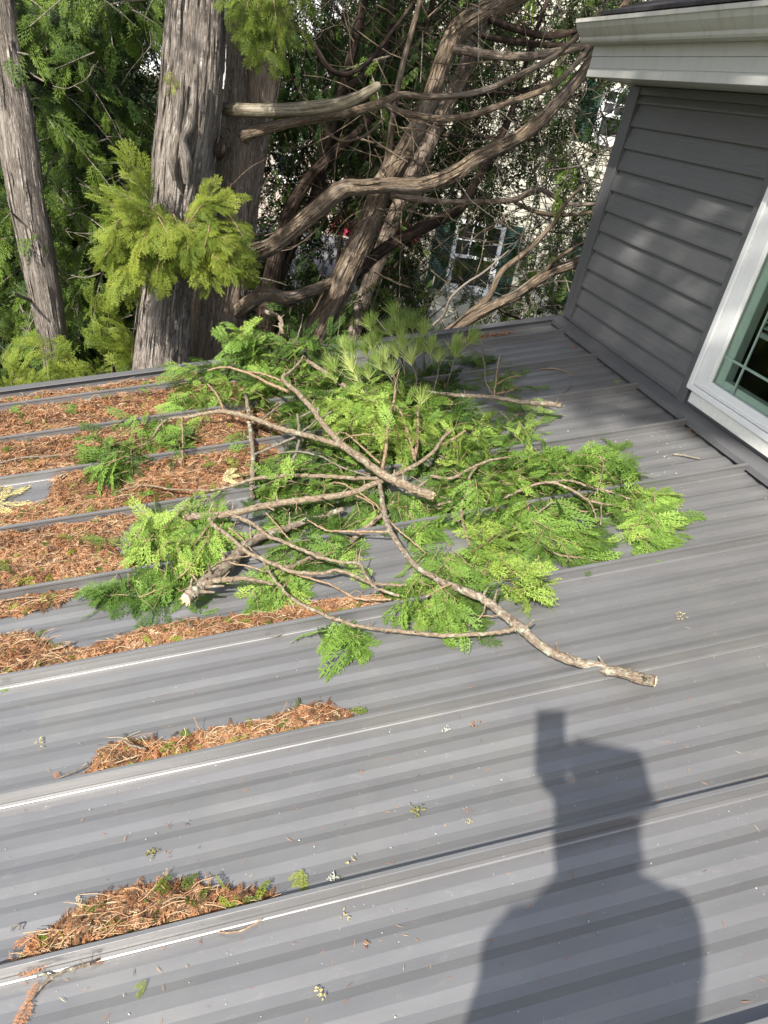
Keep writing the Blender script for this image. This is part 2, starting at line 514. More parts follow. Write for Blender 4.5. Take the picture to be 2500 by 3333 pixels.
def roof_panels():
    prof = []                                       # (y offset from the near seam, height)
    D = 0.0049
    for k in range(4):
        o = -0.90 + 0.2185 * k
        prof += [(o, 0), (o + 0.046, -D), (o + 0.094, -D), (o + 0.148, 0)]
    prof = [(0.0 - 1, 0)] + prof + [(0.0, 0)]
    panels = []
    for k, ys in enumerate(SEAM_Y[1:] + [SEAM_Y[-1] + 0.42]):
        mb = MB()
        rows = []
        pf = prof
        if k == len(SEAM_Y) - 1:
            pf = [(a, h) for a, h in prof if ys + a * 0.42 < YR - 0.02] + [((YR - ys) / 0.42, 0)]
        xs = np.linspace(X0, X1, 24)
        for a, h in pf:
            y = ys + a * 0.42
            wav = 0.0009 * np.sin(xs * 3.1 + k * 1.7 + a * 4) if h == 0 else 0.0006 * np.sin(xs * 2.3 + k)
            rows.append(np.column_stack([xs, np.full(24, y), SL * xs - SH + h + wav]))
        V = np.concatenate(rows); n = len(rows)
        Q = [(i * 24 + j, i * 24 + j + 1, (i + 1) * 24 + j + 1, (i + 1) * 24 + j) for i in range(n - 1) for j in range(23)]
        mb.add(V, Q)
        pn = mb.build('roof_panel', ROOF, house)
        if k == 0: first = pn
        # the seam on the far side of the panel: leg, folded hem on top
        if k < len(SEAM_Y):
            y = SEAM_Y[k]
            s_ = MB()
            for (ya, yb, za, zb) in ((-0.0012, 0.0035, -0.002, SH - 0.011), (-0.0045, 0.0065, SH - 0.011, SH)):
                xa, xb = X0, 2.122
                s_.hexa([(xa, y + ya, SL * xa - SH + za), (xb, y + ya, SL * xb - SH + za), (xb, y + yb, SL * xb - SH + za), (xa, y + yb, SL * xa - SH + za),
                         (xa, y + ya, SL * xa - SH + zb), (xb, y + ya, SL * xb - SH + zb), (xb, y + yb, SL * xb - SH + zb), (xa, y + yb, SL * xa - SH + zb)])
            # little fold where the pan turns up
            s_.hexa([(X0, y - 0.014, SL * X0 - SH + 0.0003), (X1, y - 0.014, SL * X1 - SH + 0.0003), (X1, y - 0.001, SL * X1 - SH + 0.0005), (X0, y - 0.001, SL * X0 - SH + 0.0005),
                     (X0, y - 0.010, SL * X0 - SH + 0.0032), (X1, y - 0.010, SL * X1 - SH + 0.0032), (X1, y - 0.001, SL * X1 - SH + 0.0036), (X0, y - 0.001, SL * X0 - SH + 0.0036)])
            so = s_.build('standing_seam', ROOF, pn)
            bv = so.modifiers.new('bevel', 'BEVEL'); bv.width = 0.0016; bv.segments = 2


roof_panels()


def slope_box(mb, x0, x1, y0, y1, h0, h1):
    """box following the roof slope, heights measured from the seam tops"""
    mb.hexa([(x0, y0, SL * x0 + h0), (x1, y0, SL * x1 + h0), (x1, y1, SL * x1 + h0), (x0, y1, SL * x0 + h0),
             (x0, y0, SL * x0 + h1), (x1, y0, SL * x1 + h1), (x1, y1, SL * x1 + h1), (x0, y1, SL * x0 + h1)])


def bevel(o, wdt=0.003, seg=2):
    b = o.modifiers.new('bevel', 'BEVEL'); b.width = wdt; b.segments = seg; b.limit_method = 'ANGLE'
    return o


mb = MB()
slope_box(mb, X0, 2.122, YR + 0.001, YR + 0.045, -SH - 0.16, -0.004)
slope_box(mb, X0, 2.122, YR - 0.016, YR + 0.049, -0.0035, 0.002)
bevel(mb.build('rake_trim', TRIM, house))
mb = MB()
slope_box(mb, 2.124, XW - 0.001, -1.2, YR + 0.049, -0.006, 0.000)     # flashing lies over the seam ends
slope_box(mb, 2.118, 2.1235, -1.2, YR + 0.049, -0.026, 0.0005)        # its hemmed lower edge
slope_box(mb, XW - 0.006, XW - 0.0015, -1.2, YR + 0.0, 0.001, 0.055)
bevel(mb.build('wall_flashing', TRIM, house), 0.002)
mb = MB()
slope_box(mb, X0 + 0.02, XW + 0.1, -1.2, YR - 0.002, -SH - 0.19, -SH - 0.012)   # deck under the pans
mb.build('roof_deck', DARKROOF, house)
mb = MB()
mb.box((X0 + 0.25, -1.1, -3.5), (XW + 4.5, YR - 0.12, -0.90))
mb.build('porch_wall', SIDING, house)

ZB = 0.4976                                         # seam-top height at the wall


def wz(rel):                                        # fitted wall height -> world z on the wall face
    return CAM[2] + (rel + ZB - CAM[2]) * KW


ZTOP = 1.745
YC = 3.947                                          # outside corner of the wall


def lap_siding():
    mb = MB()
    z0 = wz(0.056)
    e = 0.1005 * KW
    ya, yb = 1.0, 3.71 * KW + 0.004
    y1w, y2w = 2.595 * KW, yb
    k = 0
    z = z0
    while z < ZTOP - 0.04:
        zt = min(z + e, ZTOP - 0.03)
        xb_, xt_ = XW - 0.015, XW + 0.004           # butt stands proud, top tucks under the next board
        # dutch-lap like face: short reveal return at the bottom then a sloped face
        V = [(XW + 0.004, y1w, z), (xb_, y1w, z + 0.0005), (xb_ - 0.0005, y1w, z + 0.010), (xt_, y1w, zt + 0.002),
             (XW + 0.004, y2w, z), (xb_, y2w, z + 0.0005), (xb_ - 0.0005, y2w, z + 0.010), (xt_, y2w, zt + 0.002)]
        mb.add(V, [(0, 1, 5, 4), (1, 2, 6, 5), (2, 3, 7, 6)])
        z += e
    return mb.build('lap_siding', SIDING, house)


lap_siding()
# solid wall behind, with the window opening left free
KF = (XW - 0.036) / 2.1228


def wf(rel): return CAM[2] + (rel + ZB - CAM[2]) * KF


WY0, WY1 = 1.30, 2.566 * (KF + KW) / 2                          # window y range
WZ0, WZ1 = wf(0.112), 1.66
mb = MB()
mb.box((XW + 0.004, WY1 - 0.001, -0.9), (XW + 0.16, YC - 0.004, 1.80))
mb.box((XW + 0.004, -1.1, -0.9), (XW + 0.16, WY0, 1.80))
mb.box((XW + 0.004, WY0 + 0.001, -0.9), (XW + 0.16, WY1 - 0.002, WZ0))
mb.box((XW + 0.004, WY0 + 0.001, WZ1), (XW + 0.16, WY1 - 0.002, 1.80))
mb.build('wall', SIDING, house)
mb = MB()                                           # corner post
mb.box((XW - 0.022, 3.716 * KW, wz(0.062)), (XW - 0.0005, YC + 0.012, ZTOP - 0.001))
mb.box((XW - 0.024, YC - 0.006, wz(0.062)), (XW + 0.09, YC + 0.014, ZTOP - 0.002))
mb.box((XW - 0.027, 3.712 * KW, wz(0.064)), (XW - 0.018, 3.716 * KW + 0.008, ZTOP - 0.003))
bevel(mb.build('corner_post', TRIM, house), 0.002)
mb = MB()                                           # starter strip, frieze, window J trims
mb.box((XW - 0.020, 2.585 * KW, wz(0.056)), (XW - 0.001, 3.7115 * KW, wz(0.074)))
bevel(mb.build('starter_strip', TRIM, house), 0.002)
mb = MB()
mb.box((XW - 0.019, 2.60 * KW, wz(1.20)), (XW - 0.0015, 3.7115 * KW, ZTOP - 0.003))
bevel(mb.build('frieze_trim', TRIM, house), 0.002)
mb = MB()
mb.box((XW - 0.021, WY1 + 0.001, wz(0.05)), (XW - 0.001, 2.600 * KW, ZTOP - 0.035))
bevel(mb.build('window_trim', TRIM, house), 0.003)

# window
wz0 = WZ0
win = MB()
win.box((XW - 0.040, WY0, wz0), (XW + 0.02, WY0 + 0.03, WZ1)); win.box((XW - 0.040, WY1 - 0.027 * KF, wz0), (XW + 0.02, WY1, WZ1))
win.box((XW - 0.040, WY0 + 0.0305, wz0), (XW + 0.02, WY1 - 0.0275 * KF, wf(0.137))); win.box((XW - 0.040, WY0 + 0.0305, WZ1 - 0.03), (XW + 0.02, WY1 - 0.0275 * KF, WZ1))
wfr = bevel(win.build('window', WHITE, house), 0.003)
y_in = WY1 - 0.030 * KF
sash = MB()
gl_y, gl_z = 2.467 * KF + 0.016, wf(0.198)
sash.box((XW - 0.032, gl_y, wf(0.1395)), (XW - 0.004, y_in, WZ1 - 0.032))
sash.box((XW - 0.035, gl_y - 0.012, gl_z - 0.014), (XW - 0.0045, gl_y + 0.0, WZ1 - 0.033))
sash.box((XW - 0.032, WY0 + 0.032, wf(0.1395)), (XW - 0.004, gl_y - 0.0005, gl_z - 0.014))
sash.box((XW - 0.0345, WY0 + 0.033, wf(0.150)), (XW - 0.0045, gl_y + 0.03, wf(0.157)))
bevel(sash.build('sash', WHITE, wfr), 0.003)
g = MB()
g.add([(XW - 0.016, WY0 + 0.03, gl_z - 0.02), (XW - 0.016, gl_y + 0.005, gl_z - 0.02), (XW - 0.016, gl_y + 0.005, WZ1 - 0.04), (XW - 0.016, WY0 + 0.03, WZ1 - 0.04)], [(0, 3, 2, 1)])
g.build('pane', GLASS, wfr)
mu = MB()
vy = 2.343 * KF
for yy in (vy, vy - 0.42, vy - 0.84):
    mu.box((XW - 0.010, yy - 0.006, gl_z - 0.012), (XW - 0.003, yy + 0.006, WZ1 - 0.04))
mu.box((XW - 0.0115, WY0 + 0.03, wf(0.295)), (XW - 0.0045, gl_y - 0.0, wf(0.306)))
bevel(mu.build('grille', MUNTIN, wfr), 0.002)
ln = MB()                                           # reveal inside the glass
ln.box((XW + 0.0005, gl_y - 0.06, gl_z - 0.05), (XW + 0.045, gl_y + 0.04, WZ1 - 0.02))
ln.box((XW + 0.0005, WY0 + 0.02, gl_z - 0.10), (XW + 0.045, gl_y - 0.0605, gl_z + 0.014))
bevel(ln.build('inner_liner', INNER, wfr), 0.004)
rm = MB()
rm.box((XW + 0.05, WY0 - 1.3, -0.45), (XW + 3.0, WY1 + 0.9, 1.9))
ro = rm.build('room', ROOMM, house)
bl = MB()
for k in range(26):
    z = 1.58 - k * 0.026
    bl.hexa([(XW + 0.060, 1.35, z), (XW + 0.082, 1.35, z + 0.012), (XW + 0.082, gl_y - 0.075, z + 0.012), (XW + 0.060, gl_y - 0.075, z),
             (XW + 0.060, 1.35, z + 0.002), (XW + 0.082, 1.35, z + 0.014), (XW + 0.082, gl_y - 0.075, z + 0.014), (XW + 0.060, gl_y - 0.075, z + 0.002)])
bl.box((XW + 0.060, 1.35, 0.895), (XW + 0.085, gl_y - 0.075, 0.915))
bl.build('blind', BLIND, wfr)
# room box would hide the blind's back: open the room towards the window
me = ro.data
bm = bmesh.new(); bm.from_mesh(me)
fs = [f for f in bm.faces if abs(f.normal.x + 1) < 0.01]
bmesh.ops.delete(bm, geom=fs, context='FACES'); bm.to_mesh(me); bm.free()
b2 = MB()
b2.box((XW - 0.030, -0.6, wf(0.060)), (XW - 0.0035, 2.553 * KF, wf(0.1085)))
bevel(b2.build('sill_board', BOARD, house), 0.002)

# eave: soffit, fascia, gutter, roof edge
XF, XG0, XG1 = 1.924, 1.838, 1.785
YE = 3.946
mb = MB()
n = 26
for k in range(n):                                  # soffit boards running out from the wall, small V joints
    ya = -0.6 + k * (YE - 0.02 + 0.6) / n; yb = ya + (YE - 0.02 + 0.6) / n
    mb.box((XF + 0.004, ya, ZTOP + 0.0015), (XW + 0.02, yb - 0.006, ZTOP + 0.012)); mb.box((XF + 0.004, yb - 0.006, ZTOP + 0.0045), (XW + 0.02, yb, ZTOP + 0.012))
mb.build('soffit', FASCIA, house)
mb = MB()
zt = 1.884
mb.box((XF - 0.014, -0.6, ZTOP - 0.008), (XF + 0.003, YE, ZTOP + 0.030))
mb.box((XF - 0.011, -0.6, ZTOP + 0.0305), (XF + 0.003, YE, ZTOP + 0.080))
mb.box((XF - 0.014, -0.6, ZTOP + 0.0805), (XF + 0.003, YE, zt + 0.09))
mb.box((XF + 0.0035, YE - 0.016, ZTOP - 0.004), (XW + 0.20, YE - 0.001, zt + 0.09))
bevel(mb.build('fascia', FASCIA, house), 0.002)
# K-style gutter profile swept along y
gp = [(XF - 0.016, 1.958), (XF - 0.016, 1.872), (XG0, 1.872), (XG0 - 0.006, 1.880), (XG0 - 0.008, 1.892), (XG0 - 0.020, 1.903), (XG0 - 0.040, 1.925), (XG0 - 0.048, 1.944), (XG1 - 0.002, 1.946), (XG1 - 0.002, 1.962), (XG1 + 0.010, 1.964), (XG1 + 0.010, 1.960)]
mb = MB()
ys = (-0.6, YE + 0.012)
V = [(x, y, z) for y in ys for x, z in gp]
m_ = len(gp)
mb.add(V, [(i, i + 1, m_ + i + 1, m_ + i) for i in range(m_ - 1)])
gut = mb.build('gutter', GUTTER, house)
so = gut.modifiers.new('solid', 'SOLIDIFY'); so.thickness = 0.0012
mb = MB()
capv = [(x, YE + 0.0125, z) for x, z in gp[:10]]
c0 = len(capv); capv.append((XF - 0.05, YE + 0.0125, 1.915))
mb.add(capv, tris=[(i, i + 1, c0) for i in range(9)] + [(9, 0, c0)])
ec = mb.build('end_cap', GUTTER, gut)
so = ec.modifiers.new('solid', 'SOLIDIFY'); so.thickness = 0.002
mb = MB()
mb.hexa([(XF - 0.045, -0.6, 1.968), (3.6, -0.6, 2.62), (3.6, YE - 0.03, 2.62), (XF - 0.045, YE - 0.03, 1.968),
         (XF - 0.045, -0.6, 1.990), (3.6, -0.6, 2.65), (3.6, YE - 0.03, 2.65), (XF - 0.045, YE - 0.03, 1.990)])
for k in range(9):
    xx = XF - 0.05 + 0.17 * k
    mb.hexa([(xx, -0.6, 1.992 + 0.385 * 0.17 * k), (xx + 0.168, -0.6, 1.992 + 0.385 * 0.17 * (k + 1)), (xx + 0.168, YE - 0.028, 1.992 + 0.385 * 0.17 * (k + 1)), (xx, YE - 0.028, 1.992 + 0.385 * 0.17 * k),
             (xx, -0.6, 2.006 + 0.385 * 0.17 * k), (xx + 0.168, -0.6, 1.997 + 0.385 * 0.17 * (k + 1)), (xx + 0.168, YE - 0.028, 1.997 + 0.385 * 0.17 * (k + 1)), (xx, YE - 0.028, 2.006 + 0.385 * 0.17 * k)])
mb.box((XF - 0.0138, -0.6, zt + 0.0905), (XF + 0.3, YE - 0.035, 2.015))
mb.build('upper_roof', DARKROOF, house)

# ------------------------------------------------------------------ ground and neighbouring buildings
GZ = -3.5


def mat_ground():
    m = M('yard_ground', 0.95, 0.1)
    f = m.noise(m.coord(), 1.3, 8, 0.7)
    m.col(m.ramp(f, [(0.35, (0.05, 0.045, 0.03)), (0.55, (0.06, 0.085, 0.025)), (0.75, (0.11, 0.09, 0.06))]))
    m.bump(m.noise(m.coord(), 30, 5), 0.05, 0.6)
    return m.m


mb = MB()
ng = 40
gx = np.linspace(-90, 90, ng); gy = np.linspace(-60, 120, ng)
GX, GY = np.meshgrid(gx, gy)
mb.add(np.column_stack([GX.ravel(), GY.ravel(), np.full(ng * ng, GZ) + 0.02 * np.sin(GX.ravel())]), [(i * ng + j, i * ng + j + 1, (i + 1) * ng + j + 1, (i + 1) * ng + j) for i in range(ng - 1) for j in range(ng - 1)])
prop(mb.build('ground', mat_ground()), kind='structure')


def mat_lap(name, c, e=0.115, dark=0.35):
    """pale clapboard paint; the laps themselves are geometry"""
    return mat_plain(name, c, 0.6, 0.3, 0.07, 3)


CREAM = mat_lap('cream_clapboard', (0.56, 0.53, 0.43))
PINKC = mat_lap('buff_clapboard', (0.46, 0.40, 0.36))
SHUT = mat_plain('green_shutter_paint', (0.018, 0.052, 0.040), 0.55)
PANE_D = M('dark_window_pane', 0.05, 0.6); PANE_D.col((0.02, 0.022, 0.026)); PANE_D = PANE_D.m


def mat_shingle():
    m = M('grey_shingles', 0.9, 0.2)
    br = m.n('ShaderNodeTexBrick'); m.l(m.coord('Object', (1, 1, 1)), br.inputs['Vector'])
    br.inputs['Color1'].default_value = (0.15, 0.15, 0.165, 1); br.inputs['Color2'].default_value = (0.11, 0.11, 0.125, 1); br.inputs['Mortar'].default_value = (0.10, 0.10, 0.11, 1)
    br.inputs['Scale'].default_value = 1.0; br.inputs['Brick Width'].default_value = 0.3; br.inputs['Row Height'].default_value = 0.13; br.inputs['Mortar Size'].default_value = 0.012
    m.col(m.mix(0.3, br.outputs[0], m.ramp(m.noise(m.coord(), 9, 5), [(0.3, 0.09), (0.7, 0.24)])))
    return m.m


SHING = mat_shingle()


def clap_wall(mb, x0, x1, y, z0, z1, e=0.117, holes=()):
    """clapboard facing -y; holes are (x0, x1, z0, z1)"""
    z = z0
    while z < z1 - 1e-4:
        zt = min(z + e, z1)
        cuts = sorted([(a, b) for a, b, c, d in holes if c < zt - 0.01 and d > z + 0.01])
        xs = [x0]
        for a, b in cuts: xs += [a, b]
        xs.append(x1)
        for i in range(0, len(xs), 2):
            a, b = xs[i], xs[i + 1]
            if b - a < 0.01: continue
            V = [(a, y + 0.02, z), (b, y + 0.02, z), (b, y - 0.018, z), (a, y - 0.018, z), (b, y - 0.002, zt), (a, y - 0.002, zt)]
            mb.add(V, [(0, 3, 2, 1), (3, 2, 4, 5)][::1])
        z = zt


def far_window(parent, x0, x1, z0, z1, y, shutters=True, sw=0.38, both=True, name='window'):
    f = MB(); t = 0.075
    f.box((x0, y - 0.06, z0), (x0 + t, y - 0.004, z1)); f.box((x1 - t, y - 0.06, z0), (x1, y - 0.004, z1))
    f.box((x0 + t, y - 0.062, z0), (x1 - t, y - 0.004, z0 + t)); f.box((x0 + t, y - 0.062, z1 - t), (x1 - t, y - 0.004, z1))
    f.box((x0 - 0.03, y - 0.09, z0 - 0.04), (x1 + 0.03, y - 0.0045, z0 - 0.001))
    fo = f.build(name, WHITE, parent)
    zm = (z0 + z1) / 2
    s = MB()
    s.box((x0 + t, y - 0.045, zm - 0.03), (x1 - t, y - 0.005, zm + 0.03))
    s.box((x0 + t, y - 0.04, z0 + t), (x0 + t + 0.04, y - 0.006, zm - 0.03)); s.box((x1 - t - 0.04, y - 0.04, z0 + t), (x1 - t, y - 0.006, zm - 0.03)); s.box((x0 + t + 0.04, y - 0.04, z0 + t), (x1 - t - 0.04, y - 0.006, z0 + t + 0.05))
    xm = (x0 + x1) / 2; zq = (zm + z1 - t) / 2 + 0.01
    wd = (x1 - x0 - 2 * t) / 3
    for q in (1, 2): s.box((x0 + t + wd * q - 0.011, y - 0.034, zm + 0.03), (x0 + t + wd * q + 0.011, y - 0.007, z1 - t))
    s.box((x0 + t, y - 0.033, zq - 0.011), (x1 - t, y - 0.0075, zq + 0.011))
    s.build('muntins', WHITE, fo)
    p = MB(); p.box((x0 + t, y - 0.02, z0 + t), (x1 - t, y - 0.01, z1 - t)); p.build('pane', PANE_D, fo)
    if shutters:
        for a in ((x0 - sw - 0.02,) + ((x1 + 0.02,) if both else ())):
            h = MB()
            h.box((a, y - 0.05, z0 - 0.02), (a + 0.05, y - 0.02, z1 + 0.02)); h.box((a + sw - 0.05, y - 0.05, z0 - 0.02), (a + sw, y - 0.02, z1 + 0.02))
            for zz in (z0 - 0.02, (z0 + z1) / 2 - 0.03, z1 - 0.04): h.box((a + 0.05, y - 0.049, zz), (a + sw - 0.05, y - 0.02, zz + 0.06))
            z = z0 + 0.05
            while z < z1 - 0.06:
                h.hexa([(a + 0.05, y - 0.045, z), (a + sw - 0.05, y - 0.045, z), (a + sw - 0.05, y - 0.022, z + 0.03), (a + 0.05, y - 0.022, z + 0.03),
                        (a + 0.05, y - 0.045, z + 0.006), (a + sw - 0.05, y - 0.045, z + 0.006), (a + sw - 0.05, y - 0.022, z + 0.036), (a + 0.05, y - 0.022, z + 0.036)])
                z += 0.045
            h.build('shutter', SHUT, parent)
    return fo


YN = 14.0
nb = empty('cream_clapboard_house', (8, YN, GZ), 'cream clapboard house with dark green shutters seen through the trees', 'house')
pl, pr = at_y(955, 620, YN), at_y(1052, 632, YN)
tl = at_y(985, 490, YN)
w1 = (pl[0] + 0.02, pr[0] + 0.06, pl[2] - 0.02, tl[2] + 0.16)
q = at_y(1236, 640, YN)
w2 = (q[0], q[0] + 1.0, w1[2], w1[3])
q = at_y(1272, 262, YN); q2 = at_y(1285, 205, YN)
w3 = (q[0] + 0.12, q[0] + 0.95, q[2] - 0.30, q[2] + 0.62)
xl = at_y(800, 560, YN)[0]
mb = MB()
clap_wall(mb, xl, 16, YN, GZ + 0.3, 4.6, holes=[(a + 0.02, b - 0.02, c + 0.02, d - 0.02) for a, b, c, d in (w1, w2, w3)])
mb.build('front_wall', CREAM, nb)
mb = MB(); mb.box((xl, YN + 0.03, GZ), (16, YN + 7, 4.6)); mb.box((xl - 0.09, YN - 0.03, GZ), (xl - 0.001, YN + 0.1, 4.6)); mb.build('side_walls', CREAM, nb)
mb = MB(); mb.hexa([(xl - 0.3, YN - 0.4, 4.55), (16.3, YN - 0.4, 4.55), (16.3, YN + 3.5, 6.6), (xl - 0.3, YN + 3.5, 6.6), (xl - 0.3, YN - 0.4, 4.7), (16.3, YN - 0.4, 4.7), (16.3, YN + 3.5, 6.8), (xl - 0.3, YN + 3.5, 6.8)]); mb.build('roof', SHING, nb)
far_window(nb, *w1, YN); far_window(nb, *w2, YN); far_window(nb, *w3, YN)

# low annex with a grey shingle roof in front of it, on the left
ax = empty('low_annex', (0, 12, GZ), 'low cream annex with shaded grey shingle roof glimpsed behind the trunks', 'building')
YA = 11.4
ez = at_y(650, 640, YA)[2]
xr = at_y(1005, 640, YA)[0] + 0.1
rz = at_y(650, 505, YA + 2.4)[2]
mb = MB(); clap_wall(mb, -8, xr - 0.25, YA + 0.25, GZ, ez - 0.05); mb.box((-8, YA + 0.28, GZ), (xr - 0.25, YA + 2.2, ez - 0.05)); mb.build('wall', CREAM, ax)
xr2 = at_y(800, 540, YA + 1.5)[0]
mb = MB(); mb.hexa([(-8.3, YA, ez - 0.06), (xr2, YA, ez - 0.06), (xr2, YA + 2.6, rz - 0.06), (-8.3, YA + 2.6, rz - 0.06), (-8.3, YA, ez), (xr2, YA, ez), (xr2, YA + 2.6, rz), (-8.3, YA + 2.6, rz)]); mb.build('roof', SHING, ax)
mb = MB(); mb.box((-8.3, YA - 0.10, ez - 0.11), (xr2, YA - 0.002, ez + 0.0)); mb.build('gutter', WHITE, ax)

# taller building behind on the left, buff walls under a pale shingle roof
bb = empty('buff_house', (-2, 20, GZ), 'buff house with pale weathered shingle roof far behind the left trunks', 'house')
YB = 19.0
mb = MB()
qz = at_y(500, 175, YB)[2]
clap_wall(mb, -16, at_y(800, 300, YB)[0], YB, GZ, qz, 0.13)
mb.box((-16, YB + 0.03, GZ), (at_y(800, 300, YB)[0], YB + 8, qz)); mb.build('wall', PINKC, bb)
mb = MB()
rx = at_y(800, 100, YB)[0]
mb.hexa([(-16.4, YB - 0.5, qz - 0.15), (rx, YB - 0.5, qz - 0.15), (rx, YB + 4, qz + 3.0), (-16.4, YB + 4, qz + 3.0), (-16.4, YB - 0.5, qz), (rx, YB - 0.5, qz), (rx, YB + 4, qz + 3.2), (-16.4, YB + 4, qz + 3.2)])
mb.build('roof', mat_plain('pale_shingles', (0.46, 0.46, 0.48), 0.9, 0.1, 0.25, 14), bb)
mb = MB(); mb.box((-16.4, YB - 0.62, qz - 0.16), (rx, YB - 0.501, qz + 0.0)); mb.build('gutter', WHITE, bb)
a = at_y(588, 378, YB); b = at_y(640, 330, YB)
far_window(bb, a[0], b[0] + 0.1, a[2] - 0.1, b[2] + 0.55, YB, False)
# brick chimney above
ch = empty('brick_chimney_house', (9, 24, GZ), 'orange brick gable end far off beside the gutter corner', 'building')


def mat_brick():
    m = M('orange_brick', 0.9, 0.1)
    br = m.n('ShaderNodeTexBrick'); m.l(m.coord('Object', (1, 1, 1), (math.pi / 2, 0, 0)), br.inputs['Vector'])
    br.inputs['Color1'].default_value = (0.52, 0.17, 0.07, 1); br.inputs['Color2'].default_value = (0.40, 0.12, 0.05, 1); br.inputs['Mortar'].default_value = (0.4, 0.35, 0.3, 1)
    br.inputs['Scale'].default_value = 1.0; br.inputs['Brick Width'].default_value = 0.22; br.inputs['Row Height'].default_value = 0.075; br.inputs['Mortar Size'].default_value = 0.01
    m.col(br.outputs[0]); return m.m


a = at_y(1138, 98, 24); b = at_y(1245, 20, 24)
mb = MB(); mb.box((a[0], 24, GZ), (b[0], 27, a[2] + 1.75)); mb.build('wall', mat_brick(), ch)
mb = MB(); xm = (a[0] + b[0]) / 2
zt_ = a[2] + 1.76
V = [(a[0] - .2, 23.8, zt_), (b[0] + .2, 23.8, zt_), (xm, 23.8, zt_ + 1.1), (a[0] - .2, 27.2, zt_), (b[0] + .2, 27.2, zt_), (xm, 27.2, zt_ + 1.1)]
mb.add(V, [(0, 2, 5, 3), (1, 4, 5, 2), (0, 3, 4, 1)], [(0, 1, 2), (3, 5, 4)]); mb.build('roof', SHING, ch)

# red garden umbrella and red-rimmed chair in the yard, glimpsed through the trees
um = empty('garden_umbrella', tuple(at_y(820, 520, 12.9) * (1, 1, 0) + np.array([0, 0, GZ])), 'faded red garden umbrella open in front of the cream clapboard wall', 'umbrella')
c = at_y(822, 440, 12.9)
mb = MB(); nr = 8
ring = [(c[0] + 0.85 * math.cos(k * math.pi / 4 + .2), 12.9 + 0.65 * math.sin(k * math.pi / 4 + .2), c[2] - 0.42 + 0.03 * (k % 2)) for k in range(8)]
ring2 = [(x + (c[0] - x) * .5, y + (12.9 - y) * .5, z + 0.30) for x, y, z in ring]
skirt = [(x * 1.0, y, z - 0.14) for x, y, z in ring]
V = ring + ring2 + skirt + [(c[0], 12.9, c[2] + 0.12)]
mb.add(V, [(k, (k + 1) % 8, 8 + (k + 1) % 8, 8 + k) for k in range(8)] + [(16 + k, 16 + (k + 1) % 8, (k + 1) % 8, k) for k in range(8)], [(8 + k, 8 + (k + 1) % 8, 24) for k in range(8)])
mb.build('canopy', mat_leaf('faded_red_canvas', [(0, (0.55, 0.06, 0.09)), (1, (0.60, 0.09, 0.13))], 0.25, 0.8), um)
mb = MB(); mb.tube([(c[0], 12.9, GZ), (c[0], 12.9, c[2] + 0.15)], 0.022, 8); mb.build('pole', WHITE, um)
rd = empty('garden_chair', tuple(at_y(855, 590, 12.6) * (1, 1, 0) + np.array([0, 0, GZ])), 'round red tube-framed garden chair standing against the cream clapboard', 'chair')
REDP = mat_plain('red_paint', (0.50, 0.07, 0.06), 0.5)
c2 = at_y(856, 596, 12.6)
for k, (dz, rr_) in enumerate(((0, 0.36), (0.17, 0.30))):
    mb = MB(); mb.tube([(c2[0] + rr_ * math.cos(t), 12.6 + 0.25 * math.sin(t), c2[2] + dz + 0.04 * math.cos(t)) for t in np.linspace(0, 6.283, 25)], 0.014, 6, cap=False); mb.build('seat_rim' if k == 0 else 'back_rim', REDP, rd)
mb = MB(); 
for t in np.linspace(-0.3, 0.3, 7): mb.tube([(c2[0] + t, 12.6 - 0.2, c2[2] + .01), (c2[0] + t, 12.6 + 0.2, c2[2] + .01)], 0.008, 5)
mb.build('seat', REDP, rd)
for sx in (-.25, .25):
    for sy in (-.15, .15):
        mb = MB(); mb.tube([(c2[0] + sx, 12.6 + sy, c2[2] - 0.02), (c2[0] + sx * 1.25, 12.6 + sy * 1.2, GZ)], 0.012, 6); mb.build('leg', REDP, rd)

# ------------------------------------------------------------------ trees
def depth_of(p): return float((np.asarray(p) - CAM) @ FW)


def limb_pts(lst, n=6):
    """lst of (px, py, world y, width px) -> path and radii"""
    P = np.array([at_y(a[0], a[1], a[2]) for a in lst])
    r = np.array([a[3] * 0.5 * depth_of(p) / F_PX for a, p in zip(lst, P)])
    PP = smooth_path(P, n)
    rr = np.interp(np.linspace(0, 1, len(PP)), np.linspace(0, 1, len(r)), r)
    return PP, rr


